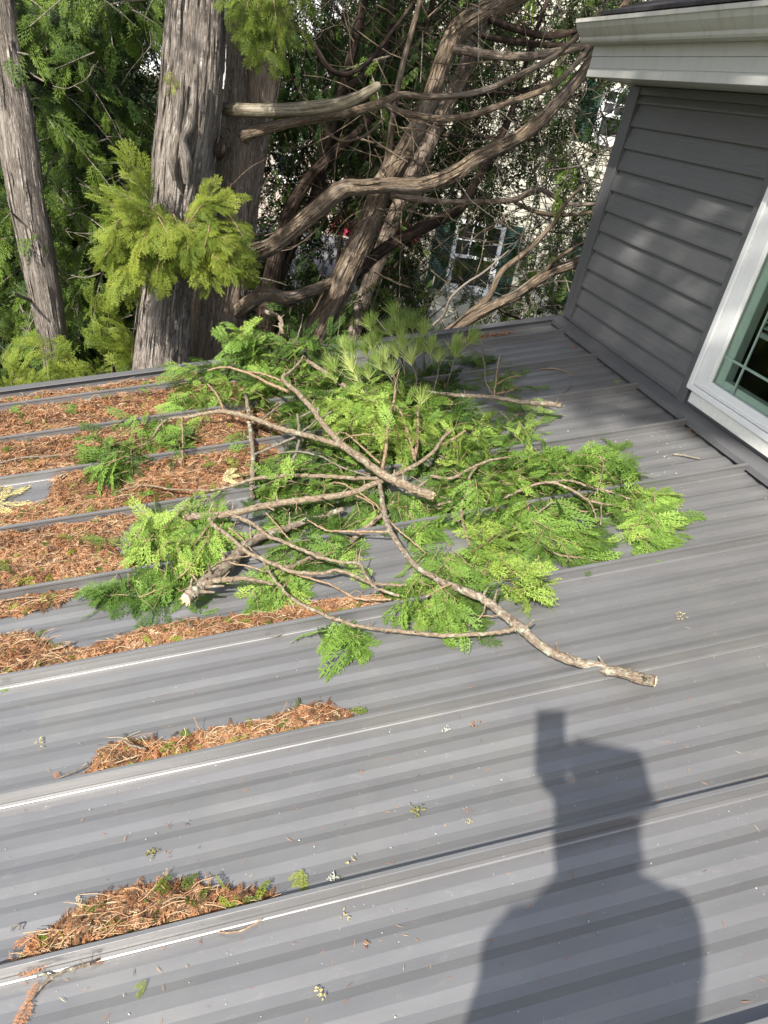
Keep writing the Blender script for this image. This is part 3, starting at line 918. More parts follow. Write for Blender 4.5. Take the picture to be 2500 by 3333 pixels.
def make_limb(name, lst, mat, parent, sides=12, lump=0.05, flute=0.05, n=6, seed=1, down=False, up=False):
    P, r = limb_pts(lst, n)
    if down:                                        # carry the trunk to the ground
        d = unit(P[0] - P[3]); d = unit(np.array([d[0] * .5, d[1] * .3, -1]))
        k = (P[0][2] - GZ + 0.1) / -d[2]
        ext = [P[0] + d * k * t for t in np.linspace(1, 0.12, 7)]
        P = np.vstack([ext, P]); r = np.concatenate([r[0] * np.linspace(1.35, 1.01, 7), r])
    if up:
        d = unit(P[-1] - P[-4]); d = unit(np.array([d[0] * .7, d[1] * .5, max(0.5, d[2])]))
        k = max(0.5, (6.5 - P[-1][2]) / d[2])
        ext = [P[-1] + d * k * t + np.array([0.06 * math.sin(4 * t), 0, 0]) for t in np.linspace(0.1, 1, 8)]
        P = np.vstack([P, ext]); r = np.concatenate([r, r[-1] * np.linspace(0.97, 0.3, 8)])
    mb = MB(); mb.tube(P, r, sides, lump=lump, flute=flute, seed=seed, fseed=seed * 0.37)
    if r.max() > 0.05:                               # peeling fibrous strips of bark
        g_ = np.random.default_rng(seed + 900)
        LL_ = np.concatenate([[0], np.cumsum(np.linalg.norm(np.diff(P, axis=0), axis=1))])
        for q_ in range(int(LL_[-1] * r.max() * 420)):
            l0 = g_.uniform(0, LL_[-1] - 0.3); ln_ = g_.uniform(0.06, 0.30); a_ = g_.uniform(0, 6.283); w_ = g_.uniform(0.003, 0.010)
            rows_ = []
            for t_ in np.linspace(0, 1, 5):
                c_ = np.array([np.interp(l0 + ln_ * t_, LL_, P[:, i_]) for i_ in range(3)]); r_ = np.interp(l0 + ln_ * t_, LL_, r)
                k_ = min(len(P) - 2, int(np.searchsorted(LL_, l0 + ln_ * t_))); td = unit(P[k_ + 1] - P[max(0, k_ - 1)])
                u_ = unit(np.cross(td, [0.3, 1, 0.1])); v_ = np.cross(td, u_)
                o_ = u_ * math.cos(a_) + v_ * math.sin(a_); s_ = np.cross(td, o_); lift = r_ * (1 + flute) + 0.002 + 0.012 * (abs(t_ - 0.4) ** 1.5) * g_.uniform(0.3, 1.6)
                ww = w_ * (1 - 0.75 * abs(2 * t_ - 1))
                rows_ += [c_ + o_ * lift - s_ * ww, c_ + o_ * (lift + 0.002) + s_ * ww]
            mb.add(rows_, [(2 * i_, 2 * i_ + 1, 2 * i_ + 3, 2 * i_ + 2) for i_ in range(4)], bark=np.array([[math.cos(a_) * 0.1 + q_, a_, l0 + ln_ * (i_ // 2) / 4] for i_ in range(10)]))
    return mb.build(name, mat, parent, smooth=True, bark=True)


def tree(name, label, cat, base, group=None):
    return empty(name, (float(base[0]), float(base[1]), GZ), label, cat, group)


def crown(parent, specs, leaf, TS, size, twm=GTWIG, n=7, seed=0, droop=0.35, name='crown', rtw=0.006, tint=0.5, fan=0.8, jit=0.25):
    """specs: list of (point, direction, normal, length)"""
    rg = np.random.default_rng(seed)
    tw = MB(); lf = MB()
    for p, d, nn, L in specs:
        spray(tw, lf, np.asarray(p, float), np.asarray(d, float), np.asarray(nn, float), L, TS, size * rg.uniform(0.8, 1.2), tint + rg.normal(0, 0.15), n, droop, rtw, fan, rg, jit)
    c = lf.build(name, leaf, parent)
    prop(tw.build('twigs', twm, parent, bark=True), kind='stuff')
    return c


TOCAM = unit(np.array([-0.25, -0.95, 0.1]))


def fill(n, px, py, yy, down, L, seed, skip=None, face=0.7):
    rg = np.random.default_rng(seed); out = []
    while len(out) < n:
        a, b, y = rg.uniform(*px), rg.uniform(*py), rg.uniform(*yy)
        if skip and skip(a, b, rg): continue
        p = at_y(a, b, y)
        az = rg.uniform(0, 6.283)
        d = unit(np.array([math.cos(az), math.sin(az) * 0.8 - 0.25, -down + rg.normal(0, 0.35)]))
        nn = unit(np.array([0, 0, 0.9]) + TOCAM * face + rg.normal(0, 0.35, 3))
        out.append((p, d, nn, L * rg.uniform(0.7, 1.3)))
    return out


# leaning grey trunk at the far left with the dense greenery behind it
t1 = tree('cedar_tree', 'cedar with bare grey leaning trunk with pale streak, leftmost in the photo', 'tree', at_y(120, 770, 5.3), 'cedars behind the roof')
make_limb('trunk', [(122, 790, 5.3, 50), (108, 690, 5.3, 62), (84, 565, 5.3, 68), (62, 450, 5.3, 74), (46, 350, 5.3, 77), (24, 200, 5.35, 72), (6, 80, 5.4, 66), (-8, -20, 5.4, 62)], BARK_T, t1, 28, 0.02, 0.05, seed=3, down=True, up=True)
make_limb('branch', [(40, 165, 5.35, 14), (70, 168, 5.5, 14), (95, 178, 5.6, 14), (120, 193, 5.8, 13), (140, 192, 6.0, 11), (175, 200, 6.3, 8)], BARK_D, t1, 8, seed=4)
make_limb('branch_stub', [(66, 648, 5.25, 9), (45, 640, 5.1, 8), (30, 632, 5.0, 5)], BARK_T, t1, 7, seed=5)
make_limb('branch_stub', [(36, 470, 5.2, 6), (22, 455, 5.1, 3)], BARK_T, t1, 6, seed=6)

t7 = tree('cedar_tree', 'dark shaded twin trunk cedar wrapped in dense foliage behind the leftmost trunk', 'tree', at_y(150, 700, 7.3), 'cedars behind the roof')
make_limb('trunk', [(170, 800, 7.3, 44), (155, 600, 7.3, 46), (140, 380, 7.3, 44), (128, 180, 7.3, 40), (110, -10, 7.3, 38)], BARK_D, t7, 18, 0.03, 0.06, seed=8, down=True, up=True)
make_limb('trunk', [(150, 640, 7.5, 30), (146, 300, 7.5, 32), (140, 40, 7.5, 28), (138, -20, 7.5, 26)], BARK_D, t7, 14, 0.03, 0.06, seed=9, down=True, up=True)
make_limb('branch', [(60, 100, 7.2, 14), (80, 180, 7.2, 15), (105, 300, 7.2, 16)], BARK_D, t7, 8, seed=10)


def skipL(a, b, rg):
    if 205 < a < 352 and 20 < b < 170 and rg.random() < 0.93: return True
    if 262 < a < 345 and 500 < b < 590 and rg.random() < 0.8: return True
    return False


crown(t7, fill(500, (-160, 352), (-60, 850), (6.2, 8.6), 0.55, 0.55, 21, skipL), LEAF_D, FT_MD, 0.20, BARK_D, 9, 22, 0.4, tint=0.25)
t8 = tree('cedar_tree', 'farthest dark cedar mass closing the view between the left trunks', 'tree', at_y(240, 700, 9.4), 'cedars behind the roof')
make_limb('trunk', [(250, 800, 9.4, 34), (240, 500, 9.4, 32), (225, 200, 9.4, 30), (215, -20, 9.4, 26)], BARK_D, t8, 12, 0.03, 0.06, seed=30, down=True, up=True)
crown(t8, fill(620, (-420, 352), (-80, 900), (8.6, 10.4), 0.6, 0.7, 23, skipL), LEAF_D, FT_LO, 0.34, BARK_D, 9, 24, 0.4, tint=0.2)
crown(t1, fill(210, (-20, 348), (-60, 820), (5.5, 6.6), 0.5, 0.42, 31, skipL), LEAF_D, FT_FN, 0.165, GTWIG, 8, 32, 0.4, tint=0.78)

# big double trunk
t2 = tree('cedar_tree', 'big cedar with two fused trunks, pale one and shaded one, in the middle', 'tree', at_y(400, 790, 5.2), 'cedars behind the roof')
make_limb('trunk', [(343, 820, 5.0, 116), (352, 700, 5.02, 104), (362, 610, 5.05, 98), (385, 460, 5.08, 112), (398, 350, 5.1, 124), (412, 240, 5.1, 124), (422, 130, 5.1, 122), (430, 0, 5.12, 116), (434, -40, 5.12, 112)], BARK_T, t2, 44, 0.02, 0.09, seed=12, down=True, up=True)
make_limb('trunk', [(462, 810, 5.45, 112), (470, 720, 5.45, 112), (480, 620, 5.45, 108), (496, 520, 5.45, 96), (505, 420, 5.45, 100), (515, 320, 5.45, 106), (515, 250, 5.45, 74), (512, 150, 5.45, 48), (515, 0, 5.45, 44), (516, -40, 5.45, 42)], BARK_R, t2, 40, 0.02, 0.09, seed=13, down=True, up=True)
make_limb('trunk', [(535, 420, 5.55, 50), (545, 330, 5.5, 62), (560, 220, 5.45, 72), (578, 100, 5.45, 74), (590, 0, 5.45, 72), (594, -40, 5.45, 70)], BARK_R, t2, 30, 0.02, 0.08, seed=14, up=True)
make_limb('trunk', [(455, 330, 5.3, 30), (452, 220, 5.25, 44), (458, 120, 5.2, 46), (470, 0, 5.2, 44), (474, -40, 5.2, 44)], BARK_R, t2, 24, 0.03, 0.10, seed=15)
# bare ridge and hollow on the pale trunk, knot
make_limb('callus_ridge', [(404, 395, 4.86, 16), (402, 350, 4.84, 26), (396, 300, 4.83, 16), (410, 270, 4.83, 20), (420, 200, 4.84, 16), (424, 140, 4.85, 10)], BARK_T, t2, 12, 0.04, 0.08, seed=16)
make_limb('callus_ridge', [(378, 390, 4.87, 10), (374, 345, 4.85, 20), (388, 260, 4.85, 12), (394, 160, 4.86, 12)], BARK_T, t2, 12, 0.04, 0.08, seed=17)
make_limb('burl', [(462, 345, 5.1, 16), (472, 325, 5.05, 34), (468, 300, 5.08, 26), (470, 280, 5.15, 10)], BARK_D, t2, 12, 0.12, 0.1, seed=18)
make_limb('dead_branch', [(486, 237, 5.2, 26), (520, 238, 5.1, 27), (604, 239, 5.0, 27), (716, 228, 4.9, 27), (770, 212, 4.85, 24), (812, 188, 4.8, 19), (819, 184, 4.8, 13)], DEADW, t2, 14, 0.05, 0.10, seed=19)
make_limb('branch', [(527, 296, 5.2, 30), (545, 286, 5.15, 25), (632, 265, 5.1, 21), (744, 246, 5.1, 20), (828, 222, 5.1, 20), (866, 205, 5.1, 14), (929, 209, 5.1, 13), (1031, 199, 5.1, 14), (1115, 165, 5.1, 13), (1199, 120, 5.1, 12), (1252, 72, 5.1, 9), (1300, 20, 5.1, 7)], BARK_L, t2, 10, 0.05, 0.06, seed=20)
make_limb('branch', [(828, 224, 5.1, 16), (863, 241, 5.05, 14), (947, 256, 5.0, 14), (1017, 249, 5.0, 14), (1100, 221, 5.0, 13), (1185, 190, 5.0, 12), (1226, 157, 5.0, 11), (1280, 95, 5.0, 9), (1340, 20, 5.0, 6)], BARK_L, t2, 10, 0.05, 0.06, seed=21)
make_limb('branch', [(520, 560, 5.3, 44), (542, 548, 5.1, 38), (587, 532, 4.95, 35), (643, 487, 4.85, 35), (699, 440, 4.8, 36), (741, 408, 4.8, 37), (783, 404, 4.8, 32), (839, 400, 4.85, 32), (895, 403, 4.9, 32), (951, 388, 4.95, 31), (995, 366, 4.95, 31), (1031, 341, 4.95, 31), (1115, 300, 5.0, 30), (1170, 258, 5.0, 28), (1226, 196, 5.05, 26), (1270, 145, 5.05, 25), (1310, 80, 5.1, 22), (1370, -20, 5.2, 18)], BARK_L, t2, 18, 0.04, 0.07, seed=22)
make_limb('branch', [(515, 672, 5.3, 34), (535, 656, 5.15, 31), (573, 634, 5.1, 32), (615, 643, 5.15, 26), (671, 629, 5.3, 24), (730, 603, 5.6, 22), (790, 580, 5.9, 20)], BARK_L, t2, 14, 0.05, 0.07, seed=23)
make_limb('branch', [(618, 50, 5.4, 13), (640, 62, 5.3, 13), (674, 92, 5.2, 12), (711, 148, 5.2, 12), (753, 160, 5.3, 10), (800, 129, 5.4, 9), (856, 56, 5.5, 8), (890, 10, 5.6, 7)], BARK_D, t2, 8, 0.05, 0.05, seed=24)
make_limb('branch', [(700, 263, 5.05, 5), (712, 290, 5.0, 5), (745, 305, 5.0, 5), (790, 292, 5.0, 5), (830, 255, 5.0, 5)], BARK_L, t2, 6, seed=25)
make_limb('branch', [(786, 250, 5.05, 5), (800, 295, 5.0, 4), (840, 325, 5.0, 4), (880, 350, 5.0, 4)], BARK_L, t2, 6, seed=26)

c0 = at_y(365, 500, 4.8)
ends = [(255, 355), (225, 395), (205, 440), (212, 490), (258, 545), (285, 590), (335, 615), (385, 605), (430, 585), (470, 560), (515, 530), (518, 480), (515, 432), (470, 420), (425, 432), (300, 425), (268, 455), (290, 515), (370, 560), (440, 515), (250, 420), (310, 570), (480, 500), (400, 560), (275, 385), (235, 520), (455, 450), (330, 480), (345, 545)]
specs = []
for i, (a, b) in enumerate(ends):
    a, b = 365 + (a - 365) * 0.90, 500 + (b - 500) * 0.93
    e = at_y(a, b, 4.45 + 0.35 * ((i * 37) % 10) / 10)
    s0 = c0 * 0.58 + e * 0.42 + NR.normal(0, 0.03, 3)
    specs.append((s0, e - s0 + np.array([0, 0, 0.05]), np.array([0.0, -0.75, 0.65]) + NR.normal(0, 0.25, 3), float(np.linalg.norm(e - s0)) * 0.78))
for i in range(34):
    a, b = NR.uniform(245, 505), NR.uniform(445, 575)
    s0 = at_y(a, b, 4.72 + NR.uniform(-0.12, 0.05)); e = at_y(a + (a - 370) * 0.25 + NR.normal(0, 15), b + NR.uniform(15, 60), 4.5)
    specs.append((s0, e - s0, np.array([0.0, -0.75, 0.65]) + NR.normal(0, 0.25, 3), 0.16))
crown(t2, specs, LEAF_Y, FT_FN, 0.108, TWIG, 12, 41, 0.38, name='low_foliage_clump', rtw=0.004, tint=0.6, jit=0.22)
specs = []
for a, b in ((520, 60), (545, 95), (565, 125), (590, 120), (612, 80), (640, 50), (600, 50), (560, 50), (530, 30), (648, 20), (500, 15)):
    e = at_y(a, b, 4.55); s0 = at_y(a * 0.6 + 570 * 0.4, b - 75, 4.75)
    specs.append((s0, e - s0, (0, -0.9, 0.4), float(np.linalg.norm(e - s0)) * 0.8))
crown(t2, specs, LEAF_Y, FT_FN, 0.125, TWIG, 9, 42, 0.25, name='hanging_foliage', rtw=0.004, tint=0.35)
# small tuft caught on the pale trunk
crown(t2, [(at_y(374, 150, 4.72), (0, -0.1, -1), (0, -1, 0.1), 0.09)], LEAF_Y, FT_HI, 0.07, TWIG, 5, 43, 0.1, name='foliage_tuft', rtw=0.002, tint=0.8)

# sunlit low sprays left of the double trunk, growing up from below the roof edge
t9 = tree('cedar_sapling', 'low yellow green cedar growth rising over the roof edge at left', 'shrub', at_y(150, 900, 4.7))
specs = []
for a, b, y in ((20, 800, 4.4), (55, 785, 4.4), (85, 800, 4.35), (115, 768, 4.4), (140, 790, 4.35), (165, 812, 4.35), (190, 822, 4.35), (110, 820, 4.3), (60, 825, 4.3), (15, 825, 4.3), (200, 640, 5.0), (235, 655, 5.0), (260, 700, 5.0), (215, 700, 4.95), (275, 730, 4.9), (225, 740, 4.9), (280, 770, 4.9), (250, 775, 4.85), (30, 690, 5.0), (20, 740, 4.9), (60, 720, 4.9), (200, 790, 4.8), (250, 560, 5.3)):
    e = at_y(a, b, y); s0 = e + np.array([NR.normal(0, 0.1), 0.18, -0.22])
    specs.append((s0, e - s0, (0.1, -0.7, 0.7), 0.24))
crown(t9, specs, LEAF_Y, FT_FN, 0.12, TWIG, 9, 44, 0.35, rtw=0.003, tint=0.5)
for a in (60, 140, 240):
    mb = MB(); mb.tube([at_y(a, 1000, 4.8) * (1, 1, 0) + (0, 0, GZ), at_y(a + 10, 830, 4.75), at_y(a + 5, 790, 4.6)], [0.03, 0.02, 0.008], 7, seed=a); mb.build('stem', BARK_D, t9, True, True)

# leaning trunk in the middle right
t3 = tree('cedar_tree', 'brown cedar trunk leaning right behind the pine twigs, forking upward', 'tree', at_y(660, 760, 5.6), 'cedars behind the roof')
make_limb('trunk', [(650, 790, 5.5, 64), (680, 722, 5.5, 58), (724, 640, 5.5, 54), (760, 560, 5.55, 50), (797, 480, 5.6, 46), (826, 400, 5.65, 46), (860, 350, 5.7, 42), (919, 240, 5.8, 38), (958, 130, 5.85, 38), (990, 66, 5.9, 44), (1045, 28, 5.95, 44), (1120, -10, 6.0, 40), (1200, -60, 6.1, 36)], BARK_L, t3, 26, 0.03, 0.07, seed=51, down=True)
make_limb('trunk', [(826, 400, 5.75, 26), (838, 340, 5.7, 16), (851, 238, 5.65, 14), (870, 140, 5.6, 12), (905, 10, 5.6, 12), (920, -60, 5.6, 10)], BARK_L, t3, 10, 0.04, 0.05, seed=52)
make_limb('branch', [(770, 592, 5.6, 28), (800, 562, 5.7, 26), (839, 532, 5.75, 26), (895, 502, 5.8, 26), (951, 474, 5.85, 24), (995, 446, 5.9, 22), (1031, 390, 6.0, 16), (1090, 280, 6.1, 14), (1115, 210, 6.2, 12), (1150, 90, 6.3, 10), (1190, -20, 6.4, 8)], BARK_D, t3, 12, 0.04, 0.06, seed=53)
make_limb('branch', [(845, 420, 5.6, 14), (900, 430, 5.55, 13), (975, 437, 5.5, 12), (1100, 433, 5.45, 12), (1140, 418, 5.4, 12), (1172, 411, 5.4, 10), (1226, 440, 5.4, 9), (1300, 441, 5.4, 8), (1400, 450, 5.4, 6)], BARK_R, t3, 8, 0.05, 0.05, seed=54)
make_limb('branch', [(1108, 434, 5.45, 9), (1150, 455, 5.4, 9), (1195, 463, 5.4, 9), (1250, 462, 5.35, 8), (1300, 452, 5.3, 7), (1380, 430, 5.3, 5)], BARK_L, t3, 8, 0.05, 0.05, seed=55)
make_limb('branch', [(960, 105, 5.85, 20), (997, 108, 5.8, 19), (1059, 119, 5.75, 18), (1143, 122, 5.7, 18), (1213, 110, 5.65, 17), (1283, 93, 5.6, 14), (1380, 60, 5.6, 10)], BARK_R, t3, 12, 0.04, 0.06, seed=56)
make_limb('branch', [(1000, 50, 5.9, 14), (1042, 76, 5.9, 13), (1115, 90, 5.85, 13), (1199, 98, 5.8, 12), (1280, 97, 5.8, 10)], BARK_D, t3, 8, 0.04, 0.05, seed=57)
make_limb('branch', [(1040, 30, 5.95, 17), (1064, 44, 5.9, 16), (1129, 67, 5.85, 15), (1185, 77, 5.8, 15), (1249, 66, 5.75, 12), (1330, 40, 5.7, 9)], BARK_D, t3, 10, 0.04, 0.05, seed=58)
make_limb('branch', [(880, 480, 5.8, 10), (905, 420, 5.6, 12), (930, 360, 5.5, 10)], BARK_L, t3, 8, seed=59)

t3b = tree('cedar_tree', 'dark cedar trunk close behind and parallel to the leaning brown one', 'tree', at_y(700, 760, 6.5), 'cedars behind the roof')
make_limb('trunk', [(780, 660, 6.4, 30), (840, 500, 6.4, 32), (890, 385, 6.4, 36), (925, 310, 6.4, 34), (960, 236, 6.4, 34), (1003, 150, 6.4, 32), (1036, 66, 6.4, 32), (1056, -20, 6.4, 30)], BARK_R, t3b, 18, 0.03, 0.06, seed=61, down=True, up=True)
make_limb('branch', [(980, 180, 6.4, 12), (1020, 197, 6.4, 12), (1081, 202, 6.4, 12), (1143, 193, 6.4, 12), (1213, 171, 6.4, 10), (1300, 140, 6.4, 8)], BARK_D, t3b, 8, seed=62)
make_limb('branch', [(940, 290, 6.4, 9), (1000, 295, 6.3, 7), (1080, 297, 6.3, 6), (1180, 305, 6.3, 5)], BARK_D, t3b, 7, seed=63)

t4 = tree('cedar_tree', 'dark forked cedar trunks in shade right of the double trunk', 'tree', at_y(590, 760, 7.0), 'cedars behind the roof')
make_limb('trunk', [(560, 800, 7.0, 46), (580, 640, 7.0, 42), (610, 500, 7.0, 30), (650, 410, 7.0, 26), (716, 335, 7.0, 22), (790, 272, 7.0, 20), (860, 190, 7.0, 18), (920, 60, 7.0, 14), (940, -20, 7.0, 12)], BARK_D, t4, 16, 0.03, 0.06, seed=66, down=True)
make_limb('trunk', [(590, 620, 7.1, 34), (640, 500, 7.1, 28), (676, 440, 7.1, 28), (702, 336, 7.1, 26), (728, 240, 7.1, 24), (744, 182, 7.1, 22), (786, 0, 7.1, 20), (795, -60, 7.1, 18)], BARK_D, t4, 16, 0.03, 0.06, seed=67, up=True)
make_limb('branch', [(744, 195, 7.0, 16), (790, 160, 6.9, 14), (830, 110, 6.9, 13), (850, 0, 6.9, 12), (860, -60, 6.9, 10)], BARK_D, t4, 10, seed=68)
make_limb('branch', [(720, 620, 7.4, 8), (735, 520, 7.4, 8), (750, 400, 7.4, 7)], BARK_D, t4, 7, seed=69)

t6 = tree('cedar_tree', 'low spreading cedar with sunlit limbs rising right beside the wall corner', 'tree', at_y(975, 730, 5.0), 'cedars behind the roof')
make_limb('branch', [(960, 726, 4.9, 24), (990, 704, 4.9, 24), (1059, 664, 4.9, 23), (1115, 637, 4.95, 22), (1185, 588, 5.0, 22), (1226, 573, 5.0, 20), (1263, 555, 5.05, 18), (1330, 520, 5.1, 14)], BARK_L, t6, 14, 0.05, 0.07, seed=71, down=True)
make_limb('branch', [(985, 700, 5.1, 14), (1020, 672, 5.1, 14), (1056, 640, 5.1, 13), (1085, 585, 5.1, 12), (1143, 538, 5.1, 11), (1199, 478, 5.1, 10), (1215, 446, 5.1, 8), (1260, 400, 5.1, 5)], BARK_L, t6, 10, 0.05, 0.06, seed=72, down=True)
make_limb('branch', [(1172, 596, 5.0, 8), (1195, 565, 4.95, 7), (1240, 535, 4.9, 7), (1280, 515, 4.9, 6)], BARK_L, t6, 8, seed=73)
make_limb('branch', [(936, 702, 4.8, 6), (958, 680, 4.75, 6), (975, 642, 4.7, 6), (1010, 610, 4.7, 5), (1045, 588, 4.7, 5), (1100, 540, 4.7, 3)], GTWIG, t6, 6, seed=74)
make_limb('branch', [(1060, 650, 5.1, 7), (1090, 675, 5.1, 7), (1130, 692, 5.1, 5)], BARK_D, t6, 6, seed=75)


def skipR(a, b, rg):
    if 905 < a < 1120 and 440 < b < 690 and rg.random() < 0.75: return True
    if 1150 < a < 1400 and 160 < b < 380 and rg.random() < 0.4: return True
    if b < 120 and a < 1000: return rg.random() < 0.1
    if 1080 < a < 1330 and 330 < b < 620 and rg.random() < 0.5: return True
    if 620 < a < 830 and 470 < b < 620 and rg.random() < 0.6: return True
    if 570 < a < 700 and 300 < b < 420 and rg.random() < 0.5: return True
    if 1150 < a < 1260 and b < 120 and rg.random() < 0.6: return True
    return False


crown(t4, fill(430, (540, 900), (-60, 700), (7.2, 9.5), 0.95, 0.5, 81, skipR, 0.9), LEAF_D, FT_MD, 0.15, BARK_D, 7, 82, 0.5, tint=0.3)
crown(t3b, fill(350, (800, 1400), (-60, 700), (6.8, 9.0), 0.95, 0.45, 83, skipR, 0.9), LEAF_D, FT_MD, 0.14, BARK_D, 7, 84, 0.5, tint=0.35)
crown(t3, fill(62, (780, 1340), (-40, 640), (6.0, 6.8), 0.9, 0.35, 85, skipR, 0.9), LEAF_D, FT_MD, 0.12, GTWIG, 6, 86, 0.5, tint=0.5)
crown(t6, fill(60, (1150, 1400), (290, 700), (5.4, 6.6), 0.9, 0.33, 87, None, 0.9) + fill(75, (560, 1280), (590, 730), (5.8, 8.0), 0.9, 0.35, 88, None, 0.9), LEAF_D, FT_MD, 0.12, GTWIG, 6, 89, 0.5, tint=0.6)


def skipI(a, b, rg):
    if 880 < a < 1340 and 400 < b < 720 and rg.random() < 0.85: return True
    if 1080 < a < 1420 and 60 < b < 420 and rg.random() < 0.7: return True
    if 700 < a < 920 and 370 < b < 560 and rg.random() < 0.8: return True
    return skipR(a, b, rg)


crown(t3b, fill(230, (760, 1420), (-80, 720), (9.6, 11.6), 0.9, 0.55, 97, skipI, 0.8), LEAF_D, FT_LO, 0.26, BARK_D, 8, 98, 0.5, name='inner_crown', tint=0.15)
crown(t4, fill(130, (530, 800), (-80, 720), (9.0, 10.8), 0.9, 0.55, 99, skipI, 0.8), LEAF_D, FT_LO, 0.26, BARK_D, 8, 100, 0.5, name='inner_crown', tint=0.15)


def wild_twigs(parent, n, px, py, yy, seed, mat, r=(0.0025, 0.007), L=(0.4, 1.5)):
    rg = np.random.default_rng(seed); mb = MB()
    for i in range(n):
        p = at_y(rg.uniform(*px), rg.uniform(*py), rg.uniform(*yy))
        az = rg.uniform(-0.9, 0.9) + (math.pi if rg.random() < 0.35 else 0)
        d = unit(np.array([math.cos(az), 0.5 * math.sin(az), rg.normal(-0.15, 0.55)]))
        ln = rg.uniform(*L); pts = [p]; k = 8
        cv = rg.normal(0, 0.22, 3) + np.array([0, 0, rg.choice([-0.12, 0.22])])
        for j in range(k):
            d = unit(d + cv * 0.5 + rg.normal(0, 0.14, 3)); pts.append(pts[-1] + d * ln / k)
            if rg.random() < 0.35 and j > 1:
                dd = unit(d + rg.normal(0, 0.7, 3)); q = pts[-1]; sub = [q]
                for _ in range(4): dd = unit(dd + rg.normal(0, 0.25, 3)); sub.append(sub[-1] + dd * ln * 0.09)
                mb.tube(sub, np.linspace(0.0022, 0.001, 5), 4, cap=False, seed=i)
        mb.tube(pts, np.linspace(rg.uniform(*r), 0.0015, k + 1), 5, lump=0.06, cap=False, seed=i)
    prop(mb.build('bare_twigs', mat, parent, bark=True), kind='stuff')


wild_twigs(t3, 120, (760, 1330), (0, 640), (5.4, 7.0), 91, BARK_L)
wild_twigs(t3b, 110, (820, 1360), (-20, 690), (6.0, 8.0), 92, BARK_D)
wild_twigs(t4, 90, (560, 900), (-20, 700), (6.2, 8.0), 93, BARK_D)
wild_twigs(t6, 50, (1100, 1380), (180, 690), (5.0, 6.0), 94, GTWIG)
wild_twigs(t2, 26, (560, 1000), (40, 560), (4.9, 5.6), 95, BARK_L, (0.002, 0.005), (0.3, 1.0))
wild_twigs(t1, 40, (30, 340), (100, 760), (5.3, 6.2), 96, GTWIG, (0.002, 0.005), (0.2, 0.7))

# upper crowns, above what the photo frames, that shade the limbs and the yard
rg = np.random.default_rng(5)
sp = []
for i in range(470):
    p = np.array([rg.uniform(-1.2, 5.5), rg.uniform(2.7, 9.0), rg.uniform(3.0, 6.3)])
    az = rg.uniform(0, 6.28)
    sp.append((p, (math.cos(az), math.sin(az), -0.4), (0, -0.3, 1), 0.7))
crown(t3, sp, LEAF_D, FT_LO, 0.34, BARK_D, 6, 6, 0.4, name='upper_crown', rtw=0.01, tint=0.4)
sp = []
for i in range(110):
    p = np.array([rg.uniform(-4.5, -0.8), rg.uniform(5.0, 8.5), rg.uniform(2.8, 6.5)])
    az = rg.uniform(0, 6.28)
    sp.append((p, (math.cos(az), math.sin(az), -0.4), (0, -0.3, 1), 0.7))
crown(t2, sp, LEAF_D, FT_LO, 0.34, BARK_D, 6, 7, 0.4, name='upper_crown', rtw=0.01, tint=0.4)

# tree standing behind the photographer: its crown dapples the wall
t5 = tree('yard_tree', 'tall cedar behind the photographer whose crown dapples the grey siding', 'tree', (-1.6, -5.2))
mb = MB(); tp = [(-1.6, -5.2, GZ - 0.1), (-1.6, -5.15, 0), (-1.65, -5.0, 4), (-1.9, -4.6, 7), (-2.3, -4.0, 9.5)]
mb.tube(smooth_path(tp, 5), np.linspace(0.22, 0.05, 21), 14, lump=0.03, flute=0.06, seed=4); mb.build('trunk', BARK_T, t5, True, True)
sp = []
for i in range(400):
    u = rg.random()
    if u < 0.30: tg = np.array([XW, rg.uniform(2.62, 4.3), rg.uniform(0.45, 1.9)])
    elif u < 0.80: tg = np.array([rg.uniform(1.3, 2.2), rg.uniform(3.15, 3.98), 0.4])
    else: tg = np.array([rg.uniform(2.2, 3.8), rg.uniform(-0.5, 4.5), rg.uniform(2.0, 3.2)])
    p = tg - SUNDIR * rg.uniform(7.5, 10)
    az = rg.uniform(0, 6.28)
    sp.append((p, (math.cos(az), math.sin(az), -0.3), -SUNDIR + rg.normal(0, 0.4, 3), 0.32))
    if i % 12 == 0:
        a = np.array(tp[3]); lb = MB(); lb.tube(smooth_path([a + rg.normal(0, 0.05, 3), (a + p) / 2 + (0, 0, 0.3), p], 5), np.linspace(0.05, 0.01, 11), 6, seed=i); lb.build('limb', BARK_T, t5, True, True)
crown(t5, sp, LEAF_D, FT_MD, 0.15, BARK_D, 6, 8, 0.3, rtw=0.008, tint=0.4)


